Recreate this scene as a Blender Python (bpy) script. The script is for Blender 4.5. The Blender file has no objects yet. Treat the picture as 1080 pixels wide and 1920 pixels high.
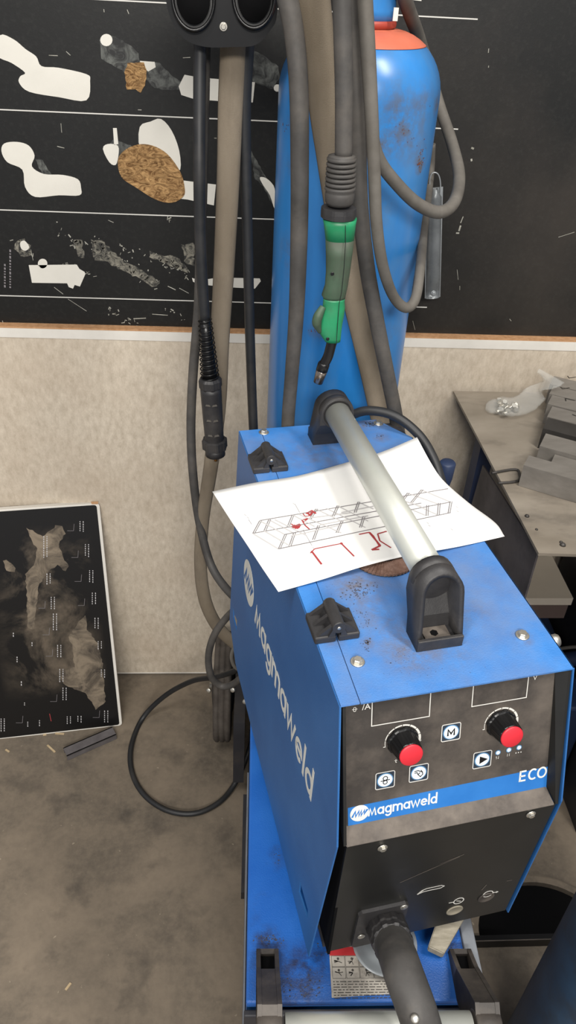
import bpy, bmesh, math, random
from mathutils import Vector, Matrix, Euler
from mathutils.bvhtree import BVHTree
random.seed(7)
C = bpy.context.scene.collection
PI = math.pi
V = Vector

# ------------------------------------------------------------------ camera
F_PX, PITCH, ROLL, YAW = 1454.75, .6338, .0579, .0805
CAM = V((0, 0, 1.6))
fwd = V((math.sin(YAW)*math.cos(PITCH), math.cos(YAW)*math.cos(PITCH), -math.sin(PITCH)))
r0 = V((math.cos(YAW), -math.sin(YAW), 0)); u0 = r0.cross(fwd)
RT = r0*math.cos(ROLL) + u0*math.sin(ROLL)
UP = -r0*math.sin(ROLL) + u0*math.cos(ROLL)
cd = bpy.data.cameras.new('camera'); cam = bpy.data.objects.new('camera', cd); C.objects.link(cam)
cam.matrix_world = Matrix(((RT.x, UP.x, -fwd.x, 0), (RT.y, UP.y, -fwd.y, 0), (RT.z, UP.z, -fwd.z, 1.6), (0, 0, 0, 1)))
cd.sensor_fit = 'VERTICAL'; cd.sensor_height = 24.0; cd.lens = F_PX/1920*24.0
cd.clip_start = .02
bpy.context.scene.camera = cam

def ray(p):
    return fwd + RT*((p[0]-540)/F_PX) - UP*((p[1]-960)/F_PX)
def aty(px, py, y):
    d = ray((px, py)); return CAM + d*(y/d.y)
def atz(px, py, z):
    d = ray((px, py)); return CAM + d*((z-1.6)/d.z)
def atx(px, py, x):
    d = ray((px, py)); return CAM + d*(x/d.x)

# ------------------------------------------------------------------ materials
def lin(c):
    return tuple(((v/255)/12.92 if v/255 <= .04045 else ((v/255+.055)/1.055)**2.4) for v in c) + (1,)
class NT:
    def __init__(s, name):
        s.m = bpy.data.materials.new(name); s.m.use_nodes = True
        s.n = s.m.node_tree.nodes; s.l = s.m.node_tree.links
        s.b = s.n['Principled BSDF']
        s.tc = s.n.new('ShaderNodeTexCoord')
    def noise(s, scale, detail=6, rough=.6, stretch=None, dist=0, off=0):
        mp = s.n.new('ShaderNodeMapping')
        s.l.new(s.tc.outputs['Object'], mp.inputs[0])
        if stretch: mp.inputs['Scale'].default_value = stretch
        mp.inputs['Location'].default_value = (off, off*.7, off*1.3)
        n = s.n.new('ShaderNodeTexNoise'); n.inputs['Scale'].default_value = scale
        n.inputs['Detail'].default_value = detail; n.inputs['Roughness'].default_value = rough
        n.inputs['Distortion'].default_value = dist
        s.l.new(mp.outputs[0], n.inputs[0]); return n.outputs[0]
    def ramp(s, sock, a, b):
        r = s.n.new('ShaderNodeMapRange'); r.clamp = True
        r.inputs[1].default_value = a; r.inputs[2].default_value = b
        s.l.new(sock, r.inputs[0]); return r.outputs[0]
    def mul(s, sock, k):
        r = s.n.new('ShaderNodeMath'); r.operation = 'MULTIPLY'; s.l.new(sock, r.inputs[0])
        if isinstance(k, float): r.inputs[1].default_value = k
        else: s.l.new(k, r.inputs[1])
        return r.outputs[0]
    def mix(s, fac, a, b):
        m = s.n.new('ShaderNodeMix'); m.data_type = 'RGBA'
        if isinstance(fac, float): m.inputs[0].default_value = fac
        else: s.l.new(fac, m.inputs[0])
        for i, v in ((6, a), (7, b)):
            if isinstance(v, tuple): m.inputs[i].default_value = v
            else: s.l.new(v, m.inputs[i])
        return m.outputs[2]
    def bump(s, sock, strength, dist=.001):
        b = s.n.new('ShaderNodeBump'); b.inputs['Strength'].default_value = strength
        b.inputs['Distance'].default_value = dist
        s.l.new(sock, b.inputs['Height']); s.l.new(b.outputs[0], s.b.inputs['Normal'])
    def set(s, rough=.5, metal=0., spec=.5):
        s.b.inputs['Roughness'].default_value = rough; s.b.inputs['Metallic'].default_value = metal
        s.b.inputs['Specular IOR Level'].default_value = spec; return s.m
    def col(s, v):
        if isinstance(v, tuple): s.b.inputs['Base Color'].default_value = v
        else: s.l.new(v, s.b.inputs['Base Color'])

def stains(t, col, spots, dirt, nscale=60):
    """local stains: each spot = (centre, radius, strength)"""
    nz = t.ramp(t.noise(nscale, 8, .7, off=4), .38, .62)
    for c, r, k in spots:
        v = t.n.new('ShaderNodeVectorMath'); v.operation = 'DISTANCE'; t.l.new(t.tc.outputs['Object'], v.inputs[0]); v.inputs[1].default_value = c
        f = t.mul(t.mul(t.ramp(v.outputs['Value'], r, r*.25), nz), float(k)); col = t.mix(f, col, lin(dirt))
    return col
def plain(name, c, rough=.5, metal=0., spec=.5, var=0, scale=30, bump=0., bscale=400, dirt=None, da=(.5, .75), dscale=12, stretch=None, dk=1.0, spots=None, sdirt=(60, 58, 62), sscale=60):
    t = NT(name); col = lin(c)
    if var:
        d = tuple(max(0, v-var) for v in c); e = tuple(min(255, v+var) for v in c)
        col = t.mix(t.ramp(t.noise(scale, stretch=stretch), .3, .7), lin(d), lin(e))
    if dirt:
        f = t.mul(t.ramp(t.noise(dscale, 8, .65, off=3, stretch=stretch), *da), float(dk))
        col = t.mix(f, col, lin(dirt))
    if spots: col = stains(t, col, spots, sdirt, sscale)
    t.col(col)
    if bump: t.bump(t.noise(bscale, 2), bump)
    return t.set(rough, metal, spec)

M = {}
TH = .1904; FL = V((.0948, .462, 1.04))
AX = V((math.cos(TH), math.sin(TH), 0)); AY = V((-math.sin(TH), math.cos(TH), 0))
def _ft(px, py): p = atz(px, py, 1.04)-FL; return (p.dot(AX), p.dot(AY), 0)
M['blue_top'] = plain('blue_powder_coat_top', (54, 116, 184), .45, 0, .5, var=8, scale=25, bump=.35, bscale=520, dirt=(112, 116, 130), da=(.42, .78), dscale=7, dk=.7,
    spots=[(_ft(x, y), r, k) for x, y, r, k in ((672, 1100, .040, .9), (690, 1150, .03, .5), (688, 1205, .009, 1), (692, 795, .022, .9), (715, 820, .016, .7), (600, 850, .07, .5), (770, 1230, .035, .7), (850, 1225, .03, .4), (760, 1190, .05, .5), (979, 1196, .014, .8), (620, 1195, .02, .5), (890, 1150, .03, .35))], sdirt=(98, 92, 94))
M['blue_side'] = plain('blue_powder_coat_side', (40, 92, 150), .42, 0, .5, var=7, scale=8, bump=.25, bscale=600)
M['blue_edge'] = plain('blue_sheet_edge', (40, 120, 215), .4)
def _pt(px, py):
    p = atz(px, py, .60)-V((.0165, .393, 0)); c, s_ = math.cos(-.02), math.sin(-.02); return (p.x*c+p.y*s_, -p.x*s_+p.y*c, .60)
M['blue_deck'] = plain('blue_power_source_paint', (30, 92, 172), .38, 0, .5, var=8, scale=10, bump=.3, bscale=500, dirt=(50, 60, 84), da=(.56, .78), dscale=14, dk=.5,
    spots=[(_pt(x, y), r, k) for x, y, r, k in ((503, 1762, .022, 1), (560, 1835, .05, .95), (590, 1790, .03, .6), (518, 1600, .014, .6), (850, 1760, .02, .8), (500, 1800, .04, .6), (700, 1840, .03, .5), (610, 1740, .03, .5))], sdirt=(40, 36, 46), sscale=45)
def _gt(px, py, y=1.09): p = aty(px, py, y); return (p.x-.1575, p.y-1.172, p.z)
M['gas_blue'] = plain('gas_cylinder_blue', (36, 112, 178), .3, 0, .55, var=12, scale=7, stretch=(1, 1, .35), dirt=(92, 116, 130), da=(.5, .8), dscale=8, dk=.6,
    spots=[(_gt(x, y, d), r, k) for x, y, d, r, k in ((779, 198, 1.10, .008, 1), (810, 195, 1.13, .020, .9), (790, 190, 1.10, .03, .5), (740, 205, 1.08, .05, .6), (713, 270, 1.07, .02, .8), (760, 255, 1.08, .05, .6), (793, 300, 1.10, .022, 1), (786, 312, 1.10, .012, 1), (535, 240, 1.10, .03, .8), (530, 320, 1.10, .03, .5), (525, 480, 1.10, .04, .5), (590, 625, 1.065, .02, .8), (720, 620, 1.1, .03, .4), (700, 380, 1.07, .04, .4))], sdirt=(88, 78, 62), sscale=50)
M['gas_orange'] = plain('gas_cylinder_orange', (186, 98, 74), .5, 0, .5, var=8, scale=12, dirt=(120, 104, 98), da=(.55, .8))
M['gas_red'] = plain('gas_cylinder_band_ring', (150, 58, 44), .5)
M['gas_dark'] = plain('gas_cylinder_worn_blue', (44, 78, 108), .5, 0, .5, var=12, scale=9, dirt=(50, 56, 66), da=(.45, .7), dscale=10)
M['black_plastic'] = plain('black_plastic', (42, 41, 42), .5, 0, .45, var=5, scale=40, bump=.15, bscale=500, dirt=(82, 78, 74), da=(.5, .9), dscale=20, dk=.6)
M['black_gloss'] = plain('black_gloss_plastic', (14, 14, 15), .32, 0, .4)
M['dusty_black'] = plain('dusty_black_panel', (52, 48, 45), .55, 0, .4, var=5, scale=14, dirt=(108, 99, 90), da=(.42, .8), dscale=11, dk=.8, bump=.1)
M['dusty_lip'] = plain('dusty_lip', (74, 68, 63), .7, 0, .3, var=10, scale=30, dirt=(104, 96, 88), da=(.4, .7), dscale=30)
M['black_panel'] = plain('black_front_sheet', (24, 24, 23), .42, 0, .45, var=4, scale=10, dirt=(52, 50, 46), da=(.55, .85), dscale=9, dk=.7)
M['void_shade'] = plain('recess_shade', (9, 9, 10), .95, 0, .1)  # near-black that puts the shade of recesses into the colour
M['hose'] = plain('grey_black_rubber_hose', (62, 60, 58), .6, 0, .4, var=9, scale=25, dirt=(98, 92, 85), da=(.45, .8), dscale=18, dk=.7)
M['hose_dark'] = plain('dark_rubber_hose', (30, 31, 33), .5, 0, .45, var=5, scale=25, dirt=(62, 58, 54), da=(.5, .85), dscale=18, dk=.6)
M['hose_light'] = plain('dusty_rubber_hose', (92, 88, 82), .65, 0, .35, var=9, scale=25, dirt=(62, 58, 55), da=(.45, .8), dscale=16, dk=.6)
M['sleeve'] = plain('dusty_fabric_sleeve', (112, 102, 88), .85, 0, .2, var=10, scale=18, bump=.4, bscale=900, dirt=(70, 62, 54), da=(.5, .78), dscale=9, dk=.8, stretch=(1, 1, .4))
M['alu'] = plain('anodised_aluminium', (192, 194, 186), .38, .45, .5, var=4, scale=20)
M['zinc'] = plain('zinc_plated_steel', (196, 192, 182), .35, .9, .5, var=12, scale=60)
M['galv'] = plain('galvanised_steel', (156, 160, 162), .4, .5, .5, var=18, scale=25)
M['chrome'] = plain('worn_chrome', (150, 140, 132), .22, .95)
M['brass'] = plain('brass', (176, 122, 60), .35, .9)
M['green'] = plain('green_torch_plastic', (30, 128, 84), .42, 0, .5, var=9, scale=20, dirt=(52, 74, 56), da=(.52, .8), dscale=14, dk=.7)
M['green_dark'] = plain('grimy_green_grip', (56, 78, 60), .55, 0, .4, var=9, scale=16, dirt=(64, 62, 54), da=(.4, .7), dscale=12)
M['paper'] = plain('white_paper', (218, 217, 214), .8, 0, .2, var=3, scale=8)
M['ink'] = plain('grey_printed_line', (118, 114, 116), .8, 0, .2)
M['ink_light'] = plain('pale_printed_line', (176, 174, 174), .8, 0, .2)
M['red_ink'] = plain('red_marker', (150, 56, 58), .7, 0, .2)
M['white_mark'] = plain('white_print', (196, 194, 188), .6, 0, .3)
M['white_letter'] = plain('light_grey_lettering', (206, 206, 200), .5, 0, .3, var=6, scale=40)
M['strip_blue'] = plain('blue_label_strip', (38, 106, 176), .4, 0, .4, var=8, scale=14)
M['btn'] = plain('button_white', (216, 224, 228), .45)
M['btn_blue'] = plain('button_pale_blue', (86, 130, 168), .4)
M['btn_dark'] = plain('button_dark_face', (36, 46, 58), .4)
M['red_cap'] = plain('red_knob_cap', (192, 38, 50), .42)
M['disc'] = plain('flap_disc_abrasive', (112, 86, 74), .9, 0, .2, var=20, scale=120, bump=.6, bscale=700)
M['table'] = plain('raw_steel_table_plate', (136, 127, 114), .5, .1, .5, var=13, scale=6, dirt=(72, 66, 60), da=(.48, .72), dscale=5, stretch=(1, 2, 1), dk=.85)
M['steel'] = plain('mild_steel_profile', (126, 121, 114), .5, .2, .5, var=12, scale=10, stretch=(1, 4, 4))
M['steel_dark'] = plain('dark_mill_scale_steel', (66, 63, 60), .5, .4, .5, var=10, scale=12)
M['dark_steel'] = plain('dark_painted_steel', (46, 46, 50), .5, .1, .4, var=6, scale=10, dirt=(70, 64, 60), da=(.5, .8))
M['navy'] = plain('navy_paint', (34, 46, 72), .5, 0, .4, var=5, scale=12)
M['smudged'] = plain('smudged_grey_sheet', (92, 87, 88), .5, .1, .4, var=8, scale=8, dirt=(52, 50, 54), da=(.42, .62), dscale=7, dk=.9)
M['beige_box'] = plain('beige_sheet', (226, 214, 196), .55, 0, .3, var=4, scale=10)
M['mauve_box'] = plain('beige_sheet_shaded', (112, 96, 90), .55, 0, .3, var=4, scale=10)  # dark copy of the beige sheet, shade below the lip put into its colour
M['tyre'] = plain('rubber_tyre', (78, 72, 66), .8, 0, .3, var=10, scale=20, dirt=(50, 44, 40), da=(.45, .7), dscale=14)
M['mdf'] = plain('raw_chipboard_edge', (168, 128, 92), .85, 0, .2, var=14, scale=120)
M['edge_white'] = plain('white_edge_band', (206, 202, 194), .6, 0, .3, var=5, scale=20)
M['scrap'] = plain('grey_steel_offcut', (98, 94, 95), .45, .2, .4, var=10, scale=40)
M['chipwood'] = plain('pale_wood_chip', (176, 156, 124), .85, 0, .2, var=10, scale=80)
M['stick'] = plain('white_peeled_patch', (202, 199, 190), .6, 0, .3, var=5, scale=10)
M['fleck'] = plain('grey_scratch', (146, 144, 134), .6, 0, .3, var=30, scale=60)
M['orange_band'] = M['gas_orange']
M['label'] = plain('warning_label', (176, 170, 160), .6, 0, .3, var=12, scale=40, dirt=(110, 104, 96), da=(.5, .75), dscale=40)
M['label_ink'] = plain('warning_label_print', (66, 62, 58), .7)
M['label_red'] = plain('warning_label_red', (176, 44, 48), .6)
M['wedge'] = plain('weathered_block', (128, 122, 108), .7, 0, .3, var=16, scale=40, stretch=(1, 6, 1))
M['rust'] = plain('rust_spot', (104, 60, 44), .85)
M['strip_grey'] = plain('grey_blue_side_rail', (112, 116, 122), .55, 0, .4, var=12, scale=18)
M['soot'] = plain('soot_smudge', (62, 62, 70), .75)

# wall laminate: cream board with fine fibrous print
t = NT('cream_laminate_board')
a = t.noise(60, 8, .75, stretch=(1.6, 1, .8)); b2 = t.noise(5, 5, .6)
c1 = t.mix(t.ramp(a, .32, .72), lin((172, 160, 143)), lin((206, 195, 178)))
c2 = t.mix(t.mul(t.ramp(b2, .45, .8), .45), c1, lin((170, 152, 132)))
sp = t.ramp(t.noise(38, 10, .8, off=9), .66, .74)
t.col(t.mix(t.mul(sp, .55), c2, lin((118, 100, 80)))); t.bump(a, .15); M['wall'] = t.set(.6, 0, .3)
# floor: dusty stained concrete
t = NT('dusty_concrete_floor')
a = t.noise(4.5, 10, .62, dist=.3); b2 = t.noise(70, 6, .7); c3 = t.noise(13, 8, .6, off=5)
c1 = t.mix(t.ramp(a, .34, .66), lin((84, 77, 68)), lin((124, 112, 97)))
c1 = t.mix(t.mul(t.ramp(b2, .4, .7), .35), c1, lin((132, 120, 104)))
c1 = t.mix(t.mul(t.ramp(c3, .55, .75), .6), c1, lin((58, 54, 50)))
g = t.ramp(t.noise(90, 3, .5, off=2), .72, .76)
t.col(t.mix(t.mul(g, .5), c1, lin((168, 156, 136)))); t.bump(b2, .3); M['floor'] = t.set(.75, 0, .3)
# black tool board
t = NT('black_laminate')
a = t.noise(3.2, 7, .6, stretch=(1, 1, .8)); b2 = t.noise(160, 4, .6)
sx = t.n.new('ShaderNodeSeparateXYZ'); t.l.new(t.tc.outputs['Object'], sx.inputs[0])
c1 = t.mix(t.mul(t.ramp(a, .38, .75), t.ramp(sx.outputs[0], .1, .6)), lin((19, 19, 18)), lin((50, 45, 40)))
t.col(t.mix(t.mul(t.ramp(b2, .5, .8), .12), c1, lin((70, 70, 66)))); t.bump(b2, .1); M['board'] = t.set(.42, 0, .4)
# panel with dull rubbed area
t = NT('black_printed_laminate')
a = t.noise(5.5, 9, .65, dist=.6, off=1); sx = t.n.new('ShaderNodeSeparateXYZ'); t.l.new(t.tc.outputs['Object'], sx.inputs[0])
m1 = t.mul(t.ramp(sx.outputs[0], -.27, -.2), t.ramp(sx.outputs[0], -.02, -.075))
m2 = t.mul(t.ramp(sx.outputs[2], .1, .16), t.ramp(sx.outputs[2], .55, .48))
msk = t.mul(t.ramp(a, .46, .60), t.mul(m1, m2))
t.col(t.mix(t.mul(msk, .85), lin((17, 16, 16)), t.mix(t.ramp(t.noise(20, 6), .35, .7), lin((64, 58, 50)), lin((112, 100, 86)))))
M['panel_black'] = t.set(.35, 0, .4)
# chipboard exposed
t = NT('torn_chipboard'); a = t.noise(95, 5, .7, stretch=(.5, 1, 1), dist=2.5)
t.col(t.mix(t.ramp(a, .35, .65), lin((96, 66, 38)), lin((190, 152, 104)))); t.bump(a, 1.0, .004); M['chip'] = t.set(.9, 0, .2)
# glue residue
t = NT('glue_residue'); a = t.noise(45, 6, .7, dist=1.5)
t.col(t.mix(t.ramp(a, .4, .66), lin((34, 34, 33)), lin((92, 94, 90)))); M['glue'] = t.set(.35, 0, .5)
t = NT('glue_residue_pale'); a = t.noise(60, 6, .75, dist=1.5)
t.col(t.mix(t.ramp(a, .42, .62), lin((36, 36, 34)), lin((130, 126, 114)))); M['glue2'] = t.set(.45, 0, .5)
# plastic bag
t = NT('clear_polythene'); t.col(lin((220, 222, 218))); t.b.inputs['Transmission Weight'].default_value = .0
t.b.inputs['Alpha'].default_value = .16; t.bump(t.noise(60, 4), .6, .004); M['bag'] = t.set(.15, 0, .8)
t = NT('clear_swivel_plastic'); t.col(lin((150, 156, 160))); t.b.inputs['Alpha'].default_value = .75; M['clear'] = t.set(.25, 0, .7)

# ------------------------------------------------------------------ mesh helpers
def link(name, bm, mat, parent=None, smooth=False, loc=None):
    me = bpy.data.meshes.new(name)
    bmesh.ops.recalc_face_normals(bm, faces=bm.faces)
    bm.to_mesh(me); bm.free()
    if smooth:
        for p in me.polygons: p.use_smooth = True
    for m in (mat if isinstance(mat, (list, tuple)) else [mat]): me.materials.append(M[m])
    o = bpy.data.objects.new(name, me); C.objects.link(o)
    if parent: o.parent = parent
    if loc is not None: o.location = loc
    return o
def thing(name, label, cat, loc=(0, 0, 0), rz=0, group=None):
    o = bpy.data.objects.new(name, None); C.objects.link(o); o.location = loc; o.rotation_euler = (0, 0, rz)
    o.empty_display_size = .05
    o['label'] = label; o['category'] = cat
    if group: o['group'] = group
    return o
def tag(o, label, cat, group=None):
    o['label'] = label; o['category'] = cat
    if group: o['group'] = group
    return o
def struct(o): o['kind'] = 'structure'; return o
def box(bm, lo, hi, bev=0, mi=0, mtx=None):
    vs = [bm.verts.new((x, y, z)) for x in (lo[0], hi[0]) for y in (lo[1], hi[1]) for z in (lo[2], hi[2])]
    fs = [bm.faces.new([vs[i] for i in q]) for q in ((0, 1, 3, 2), (4, 6, 7, 5), (0, 4, 5, 1), (2, 3, 7, 6), (0, 2, 6, 4), (1, 5, 7, 3))]
    for f in fs: f.material_index = mi
    if bev:
        es = list({e for f in fs for e in f.edges})
        r = bmesh.ops.bevel(bm, geom=es, offset=bev, segments=2, affect='EDGES', profile=.5)
        vs = list({v for f in r['faces'] for v in f.verts} | {v for v in vs if v.is_valid})
    if mtx is not None:
        for v in vs: v.co = mtx @ v.co
    return vs
def prism(bm, poly, vec, mi=0, bev=0):
    """polygon (list of Vector) extruded by vec"""
    vec = V(vec)
    a = [bm.verts.new(p) for p in poly]; b = [bm.verts.new(V(p)+vec) for p in poly]
    n = len(poly); fs = [bm.faces.new(a), bm.faces.new(b[::-1])]
    for i in range(n): fs.append(bm.faces.new((a[i], b[i], b[(i+1) % n], a[(i+1) % n])))
    for f in fs: f.material_index = mi
    if bev:
        bmesh.ops.bevel(bm, geom=list({e for f in fs for e in f.edges}), offset=bev, segments=2, affect='EDGES')
    return fs
def catmull(pts, sub=8):
    P = [V(p) for p in pts]
    if len(P) < 3: return P
    P = [P[0]*2-P[1]] + P + [P[-1]*2-P[-2]]; out = []
    for i in range(1, len(P)-2):
        for k in range(sub):
            t = k/sub; p0, p1, p2, p3 = P[i-1:i+3]
            out.append(.5*((2*p1)+(-p0+p2)*t+(2*p0-5*p1+4*p2-p3)*t*t+(-p0+3*p1-3*p2+p3)*t**3))
    out.append(P[-2]); return out
def frames(path):
    T = []; n = len(path)
    for i in range(n): T.append((path[min(i+1, n-1)]-path[max(i-1, 0)]).normalized())
    ref = V((0, 1, 0)) if abs(T[0].y) < .9 else V((1, 0, 0))
    N = (ref - T[0]*ref.dot(T[0])).normalized(); out = []
    for i in range(n):
        N = (N - T[i]*N.dot(T[i])).normalized(); out.append((N, T[i].cross(N), T[i]))
    return out
def tube(bm, pts, r, seg=14, sub=8, smooth=True, flat=1.0, caps=True, mi=0):
    """r: number or list per control point; flat squashes along the frame's first axis"""
    path = catmull(pts, sub) if sub > 1 and len(pts) > 2 else [V(p) for p in pts]
    n = len(path); fr = frames(path)
    def rad(i):
        if not isinstance(r, (list, tuple)): return r
        t = i/(n-1)*(len(r)-1); k = min(int(t), len(r)-2); return r[k]+(r[k+1]-r[k])*(t-k)
    rings = []
    for i, p in enumerate(path):
        N, B, T = fr[i]; q = rad(i)
        rings.append([bm.verts.new(p + N*(math.cos(2*PI*j/seg)*q*flat) + B*(math.sin(2*PI*j/seg)*q)) for j in range(seg)])
    for a, b in zip(rings, rings[1:]):
        for j in range(seg):
            f = bm.faces.new((a[j], a[(j+1) % seg], b[(j+1) % seg], b[j])); f.smooth = smooth; f.material_index = mi
    if caps:
        for q in (rings[0][::-1], rings[-1]): bm.faces.new(q).material_index = mi
def lathe(bm, prof, origin=(0, 0, 0), axis=(0, 0, 1), seg=32, smooth=True, mi=0, ribs=None):
    """prof: list of (radius, height along axis)"""
    o = V(origin); ax = V(axis).normalized()
    e1 = (V((0, 1, 0)) if abs(ax.y) < .9 else V((1, 0, 0))); e1 = (e1-ax*e1.dot(ax)).normalized(); e2 = ax.cross(e1)
    rings = []
    for r, h in prof:
        if r < 1e-6: rings.append([bm.verts.new(o+ax*h)]); continue
        ring = []
        for j in range(seg):
            q = r
            if ribs and (j % ribs[0]) < ribs[0]/2: q = r*ribs[1]
            ring.append(bm.verts.new(o+ax*h+(e1*math.cos(2*PI*j/seg)+e2*math.sin(2*PI*j/seg))*q))
        rings.append(ring)
    for a, b in zip(rings, rings[1:]):
        if len(a) == 1 and len(b) == 1: continue
        for j in range(seg):
            k = (j+1) % seg
            if len(a) == 1: f = bm.faces.new((a[0], b[k], b[j]))
            elif len(b) == 1: f = bm.faces.new((a[j], a[k], b[0]))
            else: f = bm.faces.new((a[j], a[k], b[k], b[j]))
            f.smooth = smooth; f.material_index = mi
    for q, rev in ((rings[0], True), (rings[-1], False)):
        if len(q) > 1: bm.faces.new(q[::-1] if rev else q).material_index = mi
def plate(bm, poly, normal, th, mi=0):
    """thin slab: polygon in a plane, thickened along normal"""
    n = V(normal).normalized()*th
    prism(bm, [V(p) for p in poly], n, mi)
def stroke(bm, pts, w, normal, th=.0002, closed=False):
    """thin painted line (one mitred ribbon) following points on a surface"""
    n = V(normal).normalized(); P = [V(p) for p in pts]
    P = [p for i, p in enumerate(P) if i == 0 or (p-P[i-1]).length > 1e-7]
    if len(P) > 2 and (P[0]-P[-1]).length < 1e-6: P.pop(); closed = True
    m = len(P)
    if m < 2: return
    L, R = [], []
    for i in range(m):
        a = P[i]-P[i-1] if (i > 0 or closed) else P[1]-P[0]
        b = P[(i+1) % m]-P[i] if (i < m-1 or closed) else P[-1]-P[-2]
        sa, sb = n.cross(a).normalized(), n.cross(b).normalized()
        s = sa+sb; s = s.normalized() if s.length > 1e-3 else sa
        k = min(1.8, 1/max(.2, s.dot(sa))); L.append(P[i]+s*(w/2*k)); R.append(P[i]-s*(w/2*k))
    v = [[bm.verts.new(p) for p in q] for q in (L, R, [p+n*th for p in L], [p+n*th for p in R])]
    for i in range(m if closed else m-1):
        j = (i+1) % m
        for A_, B_ in ((v[3], v[2]), (v[2], v[0]), (v[0], v[1]), (v[1], v[3])): bm.faces.new((A_[i], A_[j], B_[j], B_[i]))
    if not closed:
        bm.faces.new((v[0][0], v[1][0], v[3][0], v[2][0])); bm.faces.new((v[0][-1], v[2][-1], v[3][-1], v[1][-1]))
def cut(o, tool_bm):
    """boolean a tool mesh out of o at build time"""
    me = bpy.data.meshes.new('tool'); bmesh.ops.recalc_face_normals(tool_bm, faces=tool_bm.faces); tool_bm.to_mesh(me); tool_bm.free()
    t_ = bpy.data.objects.new('tool', me); C.objects.link(t_)
    par = o.parent; t_.parent = par
    md = o.modifiers.new('b', 'BOOLEAN'); md.object = t_; md.operation = 'DIFFERENCE'; md.solver = 'EXACT'
    bpy.context.view_layer.update()
    dg = bpy.context.evaluated_depsgraph_get()
    nm = bpy.data.meshes.new_from_object(o.evaluated_get(dg)); o.modifiers.clear(); o.data = nm
    bpy.data.objects.remove(t_)
def text_mesh(body, size, bold=0., space=1.0, ext=.0001, shear=0.):
    cu = bpy.data.curves.new('txt', 'FONT'); cu.body = body; cu.size = size; cu.extrude = ext
    cu.offset = bold; cu.space_character = space; cu.shear = shear; cu.resolution_u = 4
    o = bpy.data.objects.new('txt', cu); C.objects.link(o); bpy.context.view_layer.update()
    me = bpy.data.meshes.new_from_object(o.evaluated_get(bpy.context.evaluated_depsgraph_get()))
    C.objects.unlink(o); bpy.data.objects.remove(o); return me
def put_text(name, body, org, right, up, width, mat, parent, height=None, **kw):
    """text mesh stretched to a width (and cap height) on a surface; org is baseline start"""
    me = text_mesh(body, 1, **kw)
    xs = [v.co.x for v in me.vertices]; ys = [v.co.y for v in me.vertices]
    sx = width/(max(xs)-min(xs)); sy = sx if height is None else height/(max(ys))
    right = V(right).normalized(); up = V(up); up = (up-right*up.dot(right)).normalized(); n = right.cross(up)
    x0 = min(xs)
    for v in me.vertices:
        c = v.co.copy(); v.co = V(org)+right*((c.x-x0)*sx)+up*(c.y*sy)+n*(.0003+(c.z)*.3)
    me.materials.clear(); me.materials.append(M[mat])
    o = bpy.data.objects.new(name, me); C.objects.link(o); o.parent = parent; return o

# ================================================================== SETTING
WY = 1.4286
bm = bmesh.new(); box(bm, (-2.2, -1.2, -.05), (2.6, 1.52, 0)); struct(link('floor', bm, 'floor'))
bm = bmesh.new(); box(bm, (-2.2, 1.452, 0), (2.6, 1.52, 2.6)); struct(link('wall_back', bm, 'wall'))
bm = bmesh.new()
box(bm, (-2.2, WY, .008), (2.6, 1.451, .978))
struct(link('wall_lower', bm, 'wall'))
bm = bmesh.new(); box(bm, (-2.2, WY-.0012, .9595), (2.6, WY-.0001, .978)); struct(link('trim_1', bm, 'edge_white'))
bm = bmesh.new(); box(bm, (-2.2, WY+.0005, .9782), (2.6, 1.4482, .981)); struct(link('trim_2', bm, 'mdf'))
bm = bmesh.new(); box(bm, (-2.2, WY-.0012, .006), (2.6, WY-.0001, .0095)); struct(link('trim_3', bm, 'edge_white'))

# ---- black board on the wall
BY = 1.447
board = bmesh.new(); box(board, (-1.3, BY, .982), (1.6, 1.4515, 2.25))
board = link('tool_board', board, 'board')
tag(board, 'black laminated board on the wall with white ruled lines and torn white patches', 'board')
bn = (0, -1, 0)
def bpoly(pts, d=0): return [aty(x, y, BY-.0001-d) for x, y in pts]
def bpatch(name, pts, mat, th=.0006, d=0, rough=0):
    if rough:
        q = []
        for i, a in enumerate(pts):
            b = pts[(i+1) % len(pts)]; L = math.hypot(b[0]-a[0], b[1]-a[1]); n = max(1, int(L/6))
            for k in range(n):
                t_ = k/n; q.append((a[0]+(b[0]-a[0])*t_+random.uniform(-rough, rough)*(k > 0), a[1]+(b[1]-a[1])*t_+random.uniform(-rough, rough)*(k > 0)))
        pts = q
    bm = bmesh.new(); plate(bm, bpoly(pts, d), bn, th)
    bm.normal_update(); bmesh.ops.triangulate(bm, faces=[f for f in bm.faces if len(f.verts) > 4], ngon_method='EAR_CLIP')
    return link(name, bm, mat, board)
def smoothpoly(pts, sub=4):
    P = [V((p[0], p[1], 0)) for p in pts]; n = len(P); out = []
    for i in range(n):
        p0, p1, p2, p3 = P[i-1], P[i], P[(i+1) % n], P[(i+2) % n]
        for k in range(sub):
            t_ = k/sub; v = .5*((2*p1)+(-p0+p2)*t_+(2*p0-5*p1+4*p2-p3)*t_*t_+(-p0+3*p1-3*p2+p3)*t_**3); out.append((v.x, v.y))
    return out
def circ(cx, cy, r, n=16): return [(cx+r*math.cos(2*PI*i/n), cy+r*math.sin(2*PI*i/n)) for i in range(n)]
for z, x0, x1 in ((1.5135, -1.2, .374), (1.3535, -1.2, .371), (1.1925, -1.2, .345), (1.035, -1.2, .366)):
    bm = bmesh.new(); box(bm, (x0, BY-.0006, z-.0009), (x1, BY-.0001, z+.0009)); link('white_line', bm, 'white_mark', board)
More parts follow.
